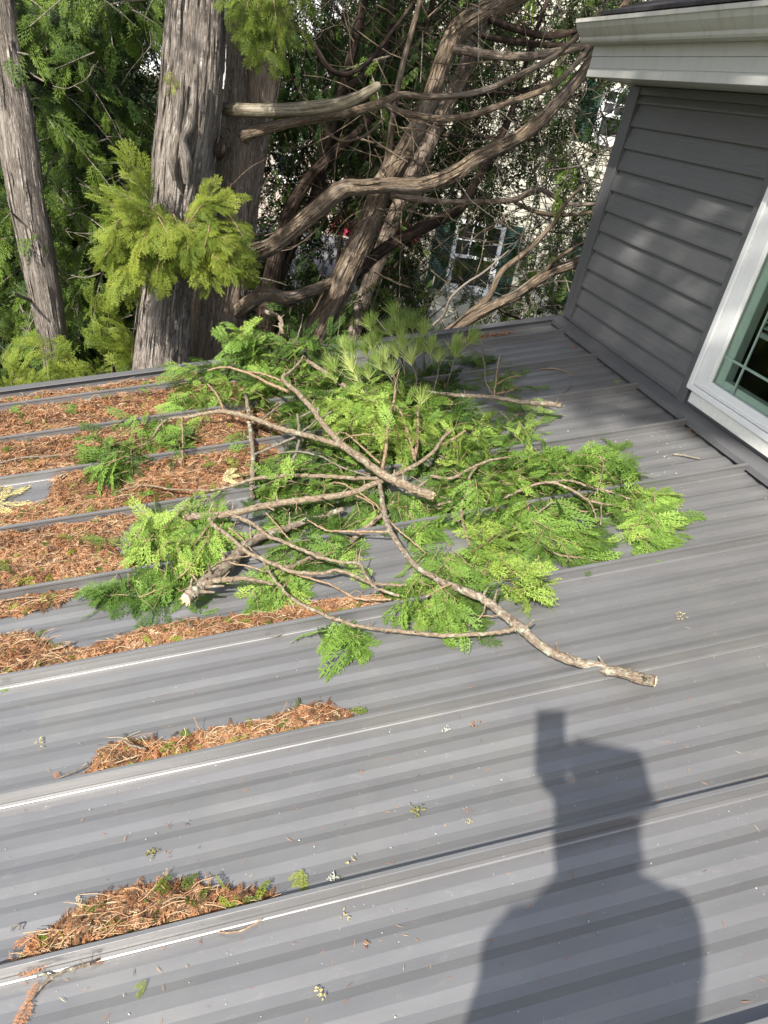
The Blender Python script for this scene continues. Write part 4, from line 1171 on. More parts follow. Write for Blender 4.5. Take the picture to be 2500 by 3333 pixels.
# ------------------------------------------------------------------ broken branches on the roof
def branch_stem(mb, lst, seed=0, sides=10, lump=0.05, bend_noise=0.0012):
    """lst: (px, py, height over pan, width px)"""
    P = np.array([on_roof(a[0], a[1], a[2]) for a in lst])
    r = np.array([a[3] * 0.5 * depth_of(p) / F_PX for a, p in zip(lst, P)])
    PP = smooth_path(P, 7)
    rr = np.interp(np.linspace(0, 1, len(PP)), np.linspace(0, 1, len(r)), r)
    rg_ = np.random.default_rng(seed)
    PP[1:-1] += rg_.normal(0, bend_noise, (len(PP) - 2, 3))
    mb.tube(PP, rr, sides, lump=lump, seed=seed, fseed=seed * 0.21)
    k = 3                                            # little spurs, knots and torn stubs along the bark
    while k < len(PP) - 3 and rr.max() > 0.0028:
        tdir = unit(PP[k + 1] - PP[k - 1]); od = unit(np.cross(tdir, rg_.normal(0, 1, 3)) + tdir * rg_.uniform(-0.3, 0.9)); od[2] = abs(od[2])
        ln_ = rr[k] * rg_.uniform(1.2, 3.2) + 0.003
        mb.tube([PP[k], PP[k] + od * (rr[k] + ln_ * 0.4), PP[k] + od * (rr[k] + ln_)], [rr[k] * 0.55, rr[k] * 0.24, rr[k] * 0.14], 6, cap=True, seed=k)
        k += int(rg_.integers(3, 9))
    return PP, rr


def butt(parent, P, r, P2, seed, jag=0.6):
    """torn pale wood where a branch broke off"""
    rg_ = np.random.default_rng(seed)
    ax_ = unit(np.asarray(P) - np.asarray(P2)); up = np.array([0, 0, 1.0]); u = unit(np.cross(ax_, up)); v = np.cross(ax_, u)
    mb = MB(); n_ = 18
    ring = [P + (u * math.cos(a) + v * math.sin(a)) * r * rg_.uniform(0.86, 0.97) + ax_ * r * 0.02 for a in np.linspace(0, 6.283, n_, endpoint=False)]
    mid = [P + (u * math.cos(a) + v * math.sin(a)) * r * rg_.uniform(0.35, 0.65) + ax_ * r * rg_.uniform(0.2, 0.7) * jag for a in np.linspace(0, 6.283, n_, endpoint=False)]
    V = ring + mid + [P + ax_ * r * 0.4 * jag]
    mb.add(V, [(k, (k + 1) % n_, n_ + (k + 1) % n_, n_ + k) for k in range(n_)], [(n_ + k, n_ + (k + 1) % n_, 2 * n_) for k in range(n_)])
    for k in range(26):                              # splinters
        a = rg_.uniform(0, 6.283); q = P + (u * math.cos(a) + v * math.sin(a)) * r * rg_.uniform(0.3, 0.95)
        d = unit(ax_ + rg_.normal(0, 0.28, 3)); L = r * rg_.uniform(0.3, 1.15) * jag
        mb.tube([q, q + d * L * 0.6, q + d * L], [r * 0.09, r * 0.06, r * 0.01], 4, cap=False)
    mb.build('broken_end', CUT, parent)


def in_poly(x, y, P):
    x = np.atleast_1d(np.asarray(x, float)); y = np.atleast_1d(np.asarray(y, float)); c = np.zeros(x.shape, bool)
    for i in range(len(P)):
        (ax, ay), (bx, by) = P[i - 1], P[i]
        if ay == by: continue
        c ^= ((ay > y) != (by > y)) & (x < (bx - ax) * (y - ay) / (by - ay) + ax)
    return c if c.size > 1 else bool(c[0])


def poly_dist(x, y, P):
    x = np.atleast_1d(np.asarray(x, float)); y = np.atleast_1d(np.asarray(y, float)); best = np.full(x.shape, 1e9)
    for i in range(len(P)):
        (ax, ay), (bx, by) = P[i - 1], P[i]
        dx, dy = bx - ax, by - ay
        t = np.clip(((x - ax) * dx + (y - ay) * dy) / (dx * dx + dy * dy + 1e-9), 0, 1)
        best = np.minimum(best, np.hypot(x - ax - t * dx, y - ay - t * dy))
    return best if best.size > 1 else float(best[0])


def area(P):
    return abs(sum(P[i][0] * P[(i + 1) % len(P)][1] - P[(i + 1) % len(P)][0] * P[i][1] for i in range(len(P)))) / 2


def foliage(parent, polys, seed, leaf=LEAF_B, name='foliage', per=640.0, size=0.085, L=0.15):
    """polys: (polygon, centre the sprays point away from, max height, tint, density)"""
    rg_ = np.random.default_rng(seed); tw = MB(); lf = MB()
    for P, ctr, hm, tint, dens in polys:
        n_ = max(2, int(area(P) / per * dens)); xs = [p[0] for p in P]; ys = [p[1] for p in P]; k = 0; tries = 0
        pts = []
        while k < n_ and tries < 4000:
            tries += 1
            x, y = rg_.uniform(min(xs), max(xs)), rg_.uniform(min(ys), max(ys))
            if not in_poly(x, y, P): continue
            if pts and min((x - a) ** 2 + (y - b) ** 2 for a, b in pts) < 22 ** 2 and rg_.random() < 0.8: continue
            pts.append((x, y)); k += 1
            dx, dy = x - ctr[0], y - ctr[1]
            ang = math.atan2(dy, dx) + rg_.normal(0, 0.65)
            ed = min(1.0, poly_dist(x, y, P) / 45.0)
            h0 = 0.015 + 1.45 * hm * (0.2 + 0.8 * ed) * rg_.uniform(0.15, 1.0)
            step = 55
            # stay inside the outline: pull the spray start back from its tip
            tip = (x + step * 0.45 * math.cos(ang), y + step * 0.45 * math.sin(ang))
            st = (x - step * 0.55 * math.cos(ang), y - step * 0.55 * math.sin(ang))
            if not in_poly(tip[0], tip[1], P) and rg_.random() < 0.6: tip = (x, y); st = (x - step * math.cos(ang), y - step * math.sin(ang))
            h1 = max(0.012, h0 * rg_.uniform(0.35, 0.9))
            a = on_roof(st[0], st[1], h0 + 0.01); b = on_roof(tip[0], tip[1], h1)
            LL = min(np.linalg.norm(b - a), 0.24)
            nn = RN + rg_.normal(0, 0.45, 3)
            spray(tw, lf, a, b - a, nn, LL, FT_HI, size * rg_.uniform(0.85, 1.25), tint - 0.12 + 0.35 * (h0 / 0.15) + rg_.normal(0, 0.16), 7, 0.35, 0.0016, 0.75, rg_, 0.32, 0.012)  # lower sprays get a darker tint, painting in the shade inside the heap
    V = np.concatenate(lf.v)                         # nothing may sink into the roof
    for arr in lf.v:
        zm = SL * arr[:, 0] - SH + 0.006; arr[:, 2] = np.maximum(arr[:, 2], zm)
    lf.build(name, leaf, parent)
    prop(tw.build('twigs', TWIG, parent, bark=True), kind='stuff')


def broken(name, label, px, py, group='broken cedar branches heaped on the roof'):
    p = on_roof(px, py, 0.0)
    return empty(name, tuple(float(v) for v in p), label, 'branch', group)


# A: bark-rough branch whose butt points down right in the middle of the heap
bA = broken('broken_branch', 'topmost cedar branch, forked, its rough butt ending in the middle of the heap', 930, 1070)
m1 = MB()
PA, rA = branch_stem(m1, [(933, 1071, 0.135, 21), (905, 1061, 0.135, 20), (877, 1049, 0.135, 19), (829, 1026, 0.135, 18), (785, 994, 0.13, 17), (740, 962, 0.125, 16)], 101, 14, 0.045)
m1.build('stem', BARK_B, bA, True, True)
m1 = MB(); branch_stem(m1, [(742, 963, 0.125, 14), (701, 920, 0.13, 12.5), (673, 881, 0.14, 12), (645, 850, 0.15, 12), (611, 819, 0.16, 9), (628, 802, 0.165, 6), (645, 785, 0.165, 5), (656, 768, 0.17, 3)], 102, 12); m1.build('fork', BARK_B, bA, True, True)
m1 = MB(); branch_stem(m1, [(742, 963, 0.125, 13), (701, 951, 0.12, 12), (645, 936, 0.115, 12), (603, 925, 0.11, 11.5), (544, 903, 0.11, 10.5), (485, 889, 0.105, 10), (449, 892, 0.10, 8), (404, 901, 0.09, 7), (365, 905, 0.08, 6), (345, 920, 0.07, 6), (324, 950, 0.05, 4), (281, 972, 0.035, 3), (234, 968, 0.03, 2)], 103, 10); m1.build('fork', BARK_B, bA, True, True)
for i, s_ in enumerate([[(622, 846, 0.15, 7), (575, 825, 0.16, 6), (533, 805, 0.15, 6), (485, 793, 0.14, 5), (449, 800, 0.12, 3)],
                        [(606, 822, 0.16, 5), (570, 808, 0.16, 5), (535, 803, 0.15, 4)],
                        [(485, 888, 0.10, 6), (469, 853, 0.10, 5), (449, 830, 0.09, 4)],
                        [(393, 902, 0.09, 4), (395, 960, 0.06, 3.5), (392, 1008, 0.03, 3)],
                        [(826, 1012, 0.13, 8), (834, 970, 0.15, 8), (836, 941, 0.17, 8), (846, 882, 0.19, 7), (852, 863, 0.20, 6), (854, 832, 0.21, 4), (862, 800, 0.215, 3)],
                        [(836, 941, 0.17, 5), (818, 925, 0.18, 4), (808, 914, 0.18, 3)],
                        [(894, 983, 0.14, 8), (880, 933, 0.15, 7), (868, 896, 0.16, 6), (857, 877, 0.17, 4)],
                        [(895, 990, 0.13, 8), (902, 952, 0.14, 7), (902, 915, 0.14, 6), (904, 880, 0.13, 4)],
                        [(820, 1000, 0.13, 5), (765, 950, 0.13, 4), (740, 935, 0.13, 3), (700, 941, 0.12, 2)],
                        [(836, 948, 0.16, 4), (800, 938, 0.16, 3.5), (752, 944, 0.15, 3), (735, 958, 0.14, 2)]]):
    m1 = MB(); branch_stem(m1, s_, 110 + i, 7, 0.06); m1.build('side_shoot', TWIG, bA, True, True)
butt(bA, PA[0], rA[0], PA[3], 120)
ctr = (800, 1000)
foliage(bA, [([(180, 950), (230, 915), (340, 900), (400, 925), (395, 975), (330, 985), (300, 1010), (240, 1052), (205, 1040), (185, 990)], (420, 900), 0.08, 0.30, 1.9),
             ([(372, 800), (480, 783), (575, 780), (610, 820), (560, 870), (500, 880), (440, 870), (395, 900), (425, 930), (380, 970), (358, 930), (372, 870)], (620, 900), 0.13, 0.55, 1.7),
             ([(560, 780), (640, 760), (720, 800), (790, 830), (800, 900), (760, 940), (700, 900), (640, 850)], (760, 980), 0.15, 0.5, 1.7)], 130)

# B: butt at the left, second fork to the right
bB = broken('broken_branch', 'grey cedar branch with snapped left end and two long bare shoots sweeping down right', 402, 1117)
m1 = MB()
PB, rB = branch_stem(m1, [(400, 1118, 0.085, 16), (430, 1115, 0.085, 17), (477, 1113, 0.085, 17), (533, 1102, 0.085, 15), (575, 1092, 0.085, 15), (617, 1085, 0.085, 15), (701, 1074, 0.09, 14), (757, 1065, 0.09, 13), (813, 1043, 0.09, 12), (863, 1022, 0.09, 10), (905, 999, 0.095, 9), (938, 974, 0.10, 8), (955, 949, 0.11, 8), (980, 926, 0.12, 7)], 140, 12, 0.05)
m1.build('stem', BARK_B, bB, True, True)
m1 = MB(); branch_stem(m1, [(452, 1120, 0.08, 10), (462, 1135, 0.08, 10), (491, 1155, 0.08, 10), (533, 1191, 0.075, 10), (575, 1211, 0.07, 9), (625, 1232, 0.065, 8.5), (681, 1239, 0.06, 8.5), (737, 1233, 0.06, 8), (793, 1256, 0.06, 7), (840, 1263, 0.06, 7), (880, 1264, 0.06, 6)], 141, 10); m1.build('long_shoot', BARK_B, bB, True, True)
m1 = MB(); branch_stem(m1, [(500, 1112, 0.08, 9), (547, 1132, 0.085, 9), (575, 1155, 0.085, 8.5), (617, 1172, 0.085, 8.5), (673, 1197, 0.085, 8), (729, 1213, 0.085, 7), (774, 1217, 0.085, 7), (793, 1247, 0.085, 6.5), (813, 1270, 0.08, 6.5), (863, 1287, 0.075, 6)], 142, 10); m1.build('long_shoot', BARK_B, bB, True, True)
for i, s_ in enumerate([[(958, 960, 0.10, 7), (980, 947, 0.10, 7), (1005, 931, 0.10, 6)], [(774, 1217, 0.085, 4), (776, 1200, 0.10, 3), (780, 1185, 0.11, 2)],
                        [(769, 1070, 0.09, 5), (800, 1085, 0.08, 4), (812, 1105, 0.07, 3)], [(494, 1140, 0.08, 4), (520, 1160, 0.07, 3.5), (545, 1190, 0.06, 3)],
                        [(711, 1047, 0.10, 4), (730, 1042, 0.10, 4), (765, 1058, 0.09, 4), (812, 1090, 0.08, 4), (850, 1135, 0.07, 4), (880, 1160, 0.06, 4), (920, 1195, 0.04, 3)],
                        [(575, 1108, 0.08, 4), (600, 1135, 0.07, 4), (628, 1168, 0.06, 3)], [(640, 1110, 0.10, 2), (641, 1085, 0.11, 2)],
                        [(402, 1105, 0.08, 2), (390, 1125, 0.06, 2), (398, 1128, 0.05, 2)]]):
    m1 = MB(); branch_stem(m1, s_, 150 + i, 6, 0.06); m1.build('side_shoot', TWIG, bB, True, True)
butt(bB, PB[0], rB[0], PB[3], 160, 0.35)
foliage(bB, [([(560, 1000), (820, 1010), (830, 1130), (700, 1150), (600, 1120), (520, 1090)], (820, 1040), 0.03, 0.15, 0.8),  # low dark layer, its tint painted as shade under the sprays above
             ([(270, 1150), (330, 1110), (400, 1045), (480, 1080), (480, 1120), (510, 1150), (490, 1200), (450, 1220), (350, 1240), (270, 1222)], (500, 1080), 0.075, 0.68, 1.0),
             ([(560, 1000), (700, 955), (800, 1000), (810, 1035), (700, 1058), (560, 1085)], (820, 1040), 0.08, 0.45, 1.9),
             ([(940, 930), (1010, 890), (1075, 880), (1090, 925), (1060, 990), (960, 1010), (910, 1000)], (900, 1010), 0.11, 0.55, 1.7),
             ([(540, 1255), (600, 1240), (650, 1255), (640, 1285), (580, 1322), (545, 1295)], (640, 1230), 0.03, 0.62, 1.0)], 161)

# C: long branch ending lower right
bC = broken('broken_branch', 'long cedar branch reaching furthest down right onto bare metal, lichen on its torn end', 1412, 1470)
m1 = MB()
PC, rC = branch_stem(m1, [(1414, 1471, 0.030, 25), (1390, 1467, 0.030, 25), (1361, 1458, 0.030, 24), (1292, 1440, 0.030, 23), (1223, 1422, 0.033, 21), (1168, 1394, 0.036, 20), (1126, 1357, 0.04, 22), (1085, 1325, 0.045, 19), (1048, 1297, 0.05, 18), (1011, 1279, 0.06, 17), (960, 1258, 0.07, 14), (905, 1228, 0.075, 12), (877, 1197, 0.075, 12), (849, 1158, 0.08, 12), (832, 1116, 0.08, 12), (823, 1060, 0.085, 10), (818, 1030, 0.08, 8)], 170, 16, 0.05)
m1.build('stem', BARK_BL, bC, True, True)
m1 = MB(); branch_stem(m1, [(1115, 1358, 0.040, 11), (1095, 1362, 0.036, 10), (1062, 1368, 0.035, 9), (989, 1372, 0.03, 9), (933, 1371, 0.03, 9), (849, 1362, 0.03, 8.5), (793, 1356, 0.03, 8.5), (748, 1345, 0.035, 8), (709, 1331, 0.05, 8), (653, 1306, 0.06, 8), (625, 1287, 0.06, 7.5), (597, 1257, 0.06, 7), (580, 1235, 0.06, 5), (569, 1212, 0.06, 4)], 171, 10); m1.build('long_shoot', BARK_B, bC, True, True)
m1 = MB(); branch_stem(m1, [(820, 1034, 0.09, 9), (757, 1032, 0.09, 9), (673, 1028, 0.085, 9), (603, 1028, 0.08, 8.5), (544, 1036, 0.075, 7.5), (511, 1046, 0.07, 7), (463, 1058, 0.06, 5), (380, 1058, 0.05, 4), (310, 1048, 0.04, 3.5), (250, 1062, 0.03, 2)], 172, 9); m1.build('long_shoot', BARK_B, bC, True, True)
for i, s_ in enumerate([[(838, 1148, 0.08, 5), (765, 1148, 0.075, 5), (718, 1147, 0.07, 4.5), (687, 1137, 0.07, 4), (664, 1123, 0.07, 3)],
                        [(597, 1215, 0.05, 5), (640, 1240, 0.05, 5), (712, 1262, 0.05, 5), (770, 1292, 0.045, 5), (845, 1295, 0.045, 5)],
                        [(1050, 1300, 0.05, 4), (1040, 1330, 0.035, 3), (1012, 1352, 0.02, 2)], [(1080, 1330, 0.04, 3), (1030, 1330, 0.03, 2.5)],
                        [(920, 1290, 0.06, 5), (955, 1270, 0.08, 4), (975, 1262, 0.09, 3)]]):
    m1 = MB(); branch_stem(m1, s_, 180 + i, 6, 0.06); m1.build('side_shoot', TWIG, bC, True, True)
butt(bC, PC[0], rC[0], PC[3], 190, 0.45)
foliage(bC, [([(850, 1240), (900, 1205), (985, 1195), (1060, 1240), (1010, 1262), (1000, 1345), (950, 1355), (920, 1285), (880, 1325), (835, 1325), (850, 1270)], (960, 1200), 0.075, 0.5, 1.3),
             ([(1010, 1190), (1015, 1120), (1060, 1090), (1110, 1110), (1120, 1190), (1180, 1245), (1150, 1300), (1110, 1270), (1060, 1250)], (980, 1230), 0.10, 0.85, 1.2),
             ([(700, 1385), (735, 1345), (800, 1368), (785, 1395), (745, 1412)], (760, 1330), 0.018, 0.55, 0.9),
             ([(800, 1080), (950, 1050), (965, 1120), (900, 1170), (850, 1110)], (850, 1020), 0.07, 0.45, 1.6),
             ([(700, 1215), (725, 1185), (770, 1190), (770, 1215), (735, 1235)], (790, 1150), 0.05, 0.66, 0.8),
             ([(1005, 1262), (985, 1330), (960, 1360), (940, 1300), (970, 1262)], (980, 1230), 0.03, 0.4, 0.9)], 191)

# D: thick butt at lower left
bD = broken('broken_branch', 'thickest branch, its pale splintered end propped up at the lower left of the heap', 404, 1294)
m1 = MB()
PD, rD = branch_stem(m1, [(403, 1293, 0.075, 27), (415, 1283, 0.075, 29), (432, 1267, 0.07, 29), (468, 1239, 0.06, 29), (502, 1211, 0.05, 28), (524, 1186, 0.045, 26), (560, 1160, 0.04, 20), (617, 1141, 0.04, 15), (680, 1120, 0.04, 12), (740, 1100, 0.04, 11)], 200, 18, 0.06)
m1.build('stem', BARK_BL, bD, True, True)
m1 = MB(); branch_stem(m1, [(440, 1264, 0.07, 13), (465, 1254, 0.08, 13), (488, 1252, 0.085, 13), (515, 1250, 0.085, 12), (545, 1252, 0.08, 10), (590, 1262, 0.06, 6)], 201, 10); m1.build('side_limb', BARK_B, bD, True, True)
m1 = MB(); branch_stem(m1, [(600, 1230, 0.02, 8), (640, 1219, 0.02, 12), (695, 1197, 0.022, 12), (751, 1174, 0.025, 12), (782, 1147, 0.03, 11), (817, 1119, 0.04, 10), (850, 1085, 0.05, 9)], 202, 10); m1.build('side_limb', BARK_B, bD, True, True)
for i, s_ in enumerate([[(425, 1262, 0.08, 3), (450, 1230, 0.085, 3), (485, 1210, 0.085, 3), (540, 1200, 0.08, 3)], [(418, 1180, 0.06, 5), (440, 1150, 0.07, 5), (452, 1130, 0.07, 4)],
                        [(410, 1225, 0.05, 5), (412, 1200, 0.06, 5), (425, 1170, 0.07, 4)], [(300, 1290, 0.02, 3), (370, 1260, 0.035, 4), (410, 1225, 0.05, 4)],
                        [(412, 1240, 0.04, 4), (440, 1268, 0.03, 3)], [(485, 1195, 0.06, 4), (500, 1215, 0.07, 4), (545, 1225, 0.07, 4), (570, 1235, 0.06, 3)]]):
    m1 = MB(); branch_stem(m1, s_, 210 + i, 6, 0.06); m1.build('side_shoot', TWIG, bD, True, True)
butt(bD, PD[0], rD[0], PD[3], 220, 0.9)
foliage(bD, [([(195, 1300), (225, 1262), (290, 1255), (350, 1262), (420, 1240), (405, 1275), (340, 1285), (290, 1312), (255, 1308)], (440, 1220), 0.022, 0.45, 1.0),
             ([(580, 1130), (700, 1118), (830, 1130), (820, 1158), (740, 1180), (660, 1222), (600, 1195)], (850, 1100), 0.05, 0.5, 0.75),
             ([(330, 1240), (400, 1215), (415, 1250), (380, 1292), (340, 1300)], (450, 1200), 0.03, 0.3, 0.8)], 221)

# G: grey upright stems seen through the left gap
bG = broken('broken_branch', 'thin grey branch standing across the litter in the gap left of the heap centre', 544, 1068)
m1 = MB()
branch_stem(m1, [(545, 1072, 0.03, 12), (544, 1050, 0.035, 10), (547, 987, 0.05, 10), (541, 931, 0.07, 9.5), (536, 886, 0.085, 9), (530, 850, 0.10, 7)], 230, 10); m1.build('stem', BARK_BL, bG, True, True)
for i, s_ in enumerate([[(549, 982, 0.05, 6), (603, 959, 0.07, 5.5), (645, 939, 0.09, 5.5), (681, 911, 0.10, 5), (718, 887, 0.11, 4)], [(634, 993, 0.04, 7), (645, 959, 0.06, 7), (646, 920, 0.08, 7), (642, 895, 0.10, 6)],
                        [(550, 915, 0.07, 4), (580, 895, 0.08, 4), (610, 870, 0.09, 3)], [(600, 980, 0.05, 4), (640, 975, 0.06, 4), (690, 985, 0.07, 4), (740, 1010, 0.08, 4), (800, 1028, 0.08, 4)], [(650, 900, 0.09, 5), (690, 880, 0.10, 4), (700, 872, 0.10, 3)]]):
    m1 = MB(); branch_stem(m1, s_, 240 + i, 7, 0.06); m1.build('side_shoot', GTWIG, bG, True, True)
foliage(bG, [([(490, 930), (540, 920), (560, 960), (520, 985), (495, 970)], (560, 900), 0.05, 0.3, 0.9), ([(560, 860), (690, 880), (740, 950), (640, 960), (590, 920)], (640, 1000), 0.06, 0.25, 1.0)], 241)

# E: back of the heap, upper centre
bE = broken('broken_branch', 'leafy cedar branch at the back of the heap with crooked bare stub standing up', 640, 790)
m1 = MB()
branch_stem(m1, [(900, 1000, 0.04, 10), (820, 900, 0.05, 12), (740, 830, 0.06, 11), (660, 775, 0.08, 9), (632, 742, 0.12, 8), (612, 718, 0.18, 7), (603, 698, 0.22, 6)], 250, 10); m1.build('stem', BARK_B, bE, True, True)
m1 = MB()
branch_stem(m1, [(598, 760, 0.10, 8), (600, 738, 0.14, 8), (607, 714, 0.19, 9), (608, 695, 0.225, 9), (597, 681, 0.25, 9), (580, 676, 0.26, 10), (575, 671, 0.262, 5)], 251, 9, 0.10); m1.build('bare_stub', BARK_BL, bE, True, True)
for i, s_ in enumerate([[(640, 735, 0.10, 3), (650, 705, 0.14, 3), (655, 680, 0.18, 2)], [(600, 742, 0.10, 6), (660, 740, 0.09, 6), (720, 750, 0.08, 5)], [(560, 765, 0.10, 5), (610, 775, 0.09, 5), (650, 790, 0.08, 4)]]):
    m1 = MB(); branch_stem(m1, s_, 260 + i, 6, 0.06); m1.build('side_shoot', GTWIG, bE, True, True)
foliage(bE, [([(500, 790), (560, 735), (700, 745), (880, 780), (985, 830), (1010, 900), (930, 1010), (830, 1010), (700, 930), (600, 880), (520, 860)], (820, 930), 0.05, 0.12, 1.9),  # dark under layer: shade deep in the heap put into the leaf tint
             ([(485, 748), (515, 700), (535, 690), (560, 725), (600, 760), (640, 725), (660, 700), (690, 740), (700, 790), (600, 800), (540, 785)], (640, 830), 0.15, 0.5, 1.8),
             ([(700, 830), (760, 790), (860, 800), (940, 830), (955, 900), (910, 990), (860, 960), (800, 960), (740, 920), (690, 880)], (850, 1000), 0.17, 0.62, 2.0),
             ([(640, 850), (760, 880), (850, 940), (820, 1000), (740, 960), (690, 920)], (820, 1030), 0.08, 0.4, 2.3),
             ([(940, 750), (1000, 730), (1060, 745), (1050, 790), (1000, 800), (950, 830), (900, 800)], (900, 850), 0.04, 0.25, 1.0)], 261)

# H: lichened straight stick with upright sprig
bH = broken('broken_branch', 'straight lichen spotted stick with upright cedar sprig right of the pine twigs', 1212, 876)
m1 = MB()
branch_stem(m1, [(1213, 876, 0.10, 11), (1180, 872, 0.10, 11), (1131, 869, 0.10, 9), (1064, 858, 0.10, 9), (1020, 855, 0.10, 8.5), (988, 854, 0.10, 8), (946, 849, 0.10, 7), (900, 842, 0.09, 5)], 270, 10, 0.07); m1.build('stem', BARK_BL, bH, True, True)
for i, s_ in enumerate([[(1067, 857, 0.10, 4.5), (1072, 820, 0.14, 4), (1075, 792, 0.17, 4), (1080, 770, 0.20, 3)], [(1072, 830, 0.13, 3), (1100, 815, 0.14, 3), (1125, 812, 0.14, 2)], [(1070, 850, 0.10, 4), (1100, 845, 0.10, 3), (1120, 835, 0.10, 2)],
                        [(946, 873, 0.05, 3), (985, 873, 0.06, 3.5), (1005, 865, 0.08, 3), (1018, 857, 0.10, 3)], [(980, 870, 0.06, 3), (960, 858, 0.08, 2.5), (940, 852, 0.09, 2)], [(1160, 872, 0.10, 3), (1180, 880, 0.07, 2.5), (1200, 887, 0.05, 2)]]):
    m1 = MB(); branch_stem(m1, s_, 280 + i, 6, 0.06); m1.build('side_shoot', TWIG, bH, True, True)
foliage(bH, [([(1045, 790), (1060, 765), (1115, 765), (1110, 800), (1125, 812), (1165, 850), (1155, 870), (1120, 845), (1085, 820), (1050, 815)], (1060, 880), 0.10, 0.66, 1.0),
             ([(1060, 870), (1110, 850), (1160, 880), (1172, 950), (1160, 975), (1120, 960), (1100, 920)], (1060, 870), 0.09, 0.5, 1.0)], 281, size=0.07)

# I: right wing of the heap
bI = broken('broken_branch', 'cedar branch with arching bare shoots spreading green sprays furthest right', 1003, 1150)
m1 = MB()
branch_stem(m1, [(930, 1028, 0.07, 6), (975, 1033, 0.07, 7), (1003, 1019, 0.08, 7), (1036, 1002, 0.09, 6), (1080, 990, 0.08, 5), (1130, 988, 0.06, 3)], 290, 9); m1.build('stem', BARK_B, bI, True, True)
for i, s_ in enumerate([[(1030, 1008, 0.08, 5), (1014, 1030, 0.08, 6), (1015, 1052, 0.08, 6), (1000, 1080, 0.075, 6), (997, 1111, 0.07, 6.5), (1004, 1145, 0.06, 7), (1014, 1178, 0.05, 7)],
                        [(935, 1092, 0.05, 7), (970, 1085, 0.06, 6), (990, 1078, 0.07, 5)], [(1090, 1075, 0.06, 5), (1115, 1064, 0.07, 6), (1165, 1044, 0.08, 6), (1198, 1043, 0.08, 6), (1240, 1061, 0.07, 6), (1269, 1080, 0.06, 6), (1300, 1088, 0.05, 5), (1350, 1095, 0.04, 4)],
                        [(1180, 1043, 0.08, 5), (1230, 1038, 0.075, 5), (1270, 1050, 0.07, 5), (1310, 1060, 0.06, 4), (1370, 1080, 0.05, 3)], [(1271, 1080, 0.06, 3.5), (1284, 1105, 0.04, 3), (1288, 1130, 0.02, 3)], [(1299, 1086, 0.05, 3.5), (1298, 1110, 0.04, 3), (1297, 1134, 0.02, 3)],
                        [(1160, 1110, 0.04, 4), (1200, 1085, 0.05, 4), (1260, 1105, 0.03, 4), (1290, 1100, 0.03, 3)], [(1100, 1130, 0.03, 4), (1150, 1165, 0.025, 4), (1200, 1195, 0.02, 4), (1250, 1205, 0.015, 3)],
                        [(905, 1085, 0.05, 4), (960, 1100, 0.05, 4), (990, 1090, 0.06, 3)], [(1290, 1065, 0.07, 4), (1303, 1010, 0.09, 3), (1296, 985, 0.10, 3)], [(1000, 1120, 0.07, 3), (985, 1125, 0.06, 3), (975, 1110, 0.05, 2)]]):
    m1 = MB(); branch_stem(m1, s_, 300 + i, 7, 0.06); m1.build('side_shoot', BARK_B, bI, True, True)
foliage(bI, [([(930, 1000), (1090, 940), (1190, 990), (1320, 990), (1360, 1050), (1250, 1085), (1190, 1120), (1080, 1100), (930, 1110)], (960, 1040), 0.03, 0.12, 1.3),  # dark under layer of the right wing, shade painted by tint
             ([(950, 1040), (1060, 985), (1150, 975), (1200, 985), (1180, 1060), (1080, 1085), (960, 1105)], (960, 1050), 0.10, 0.45, 1.8),
             ([(1100, 980), (1200, 990), (1320, 968), (1345, 1000), (1370, 1015), (1330, 1070), (1240, 1050), (1120, 1050)], (1080, 1060), 0.07, 0.5, 1.4),
             ([(1320, 1040), (1385, 1045), (1440, 1095), (1462, 1150), (1435, 1165), (1385, 1178), (1345, 1120), (1300, 1085)], (1260, 1020), 0.06, 0.68, 1.3),
             ([(1085, 1085), (1190, 1065), (1215, 1120), (1190, 1205), (1150, 1165), (1090, 1130)], (1130, 1020), 0.05, 0.5, 1.2),
             ([(1120, 1160), (1200, 1175), (1300, 1205), (1305, 1222), (1230, 1222), (1200, 1200), (1130, 1175)], (1080, 1130), 0.015, 0.45, 0.9),
             ([(1200, 1120), (1300, 1120), (1305, 1150), (1240, 1180), (1200, 1190)], (1150, 1080), 0.02, 0.35, 0.8)], 310)

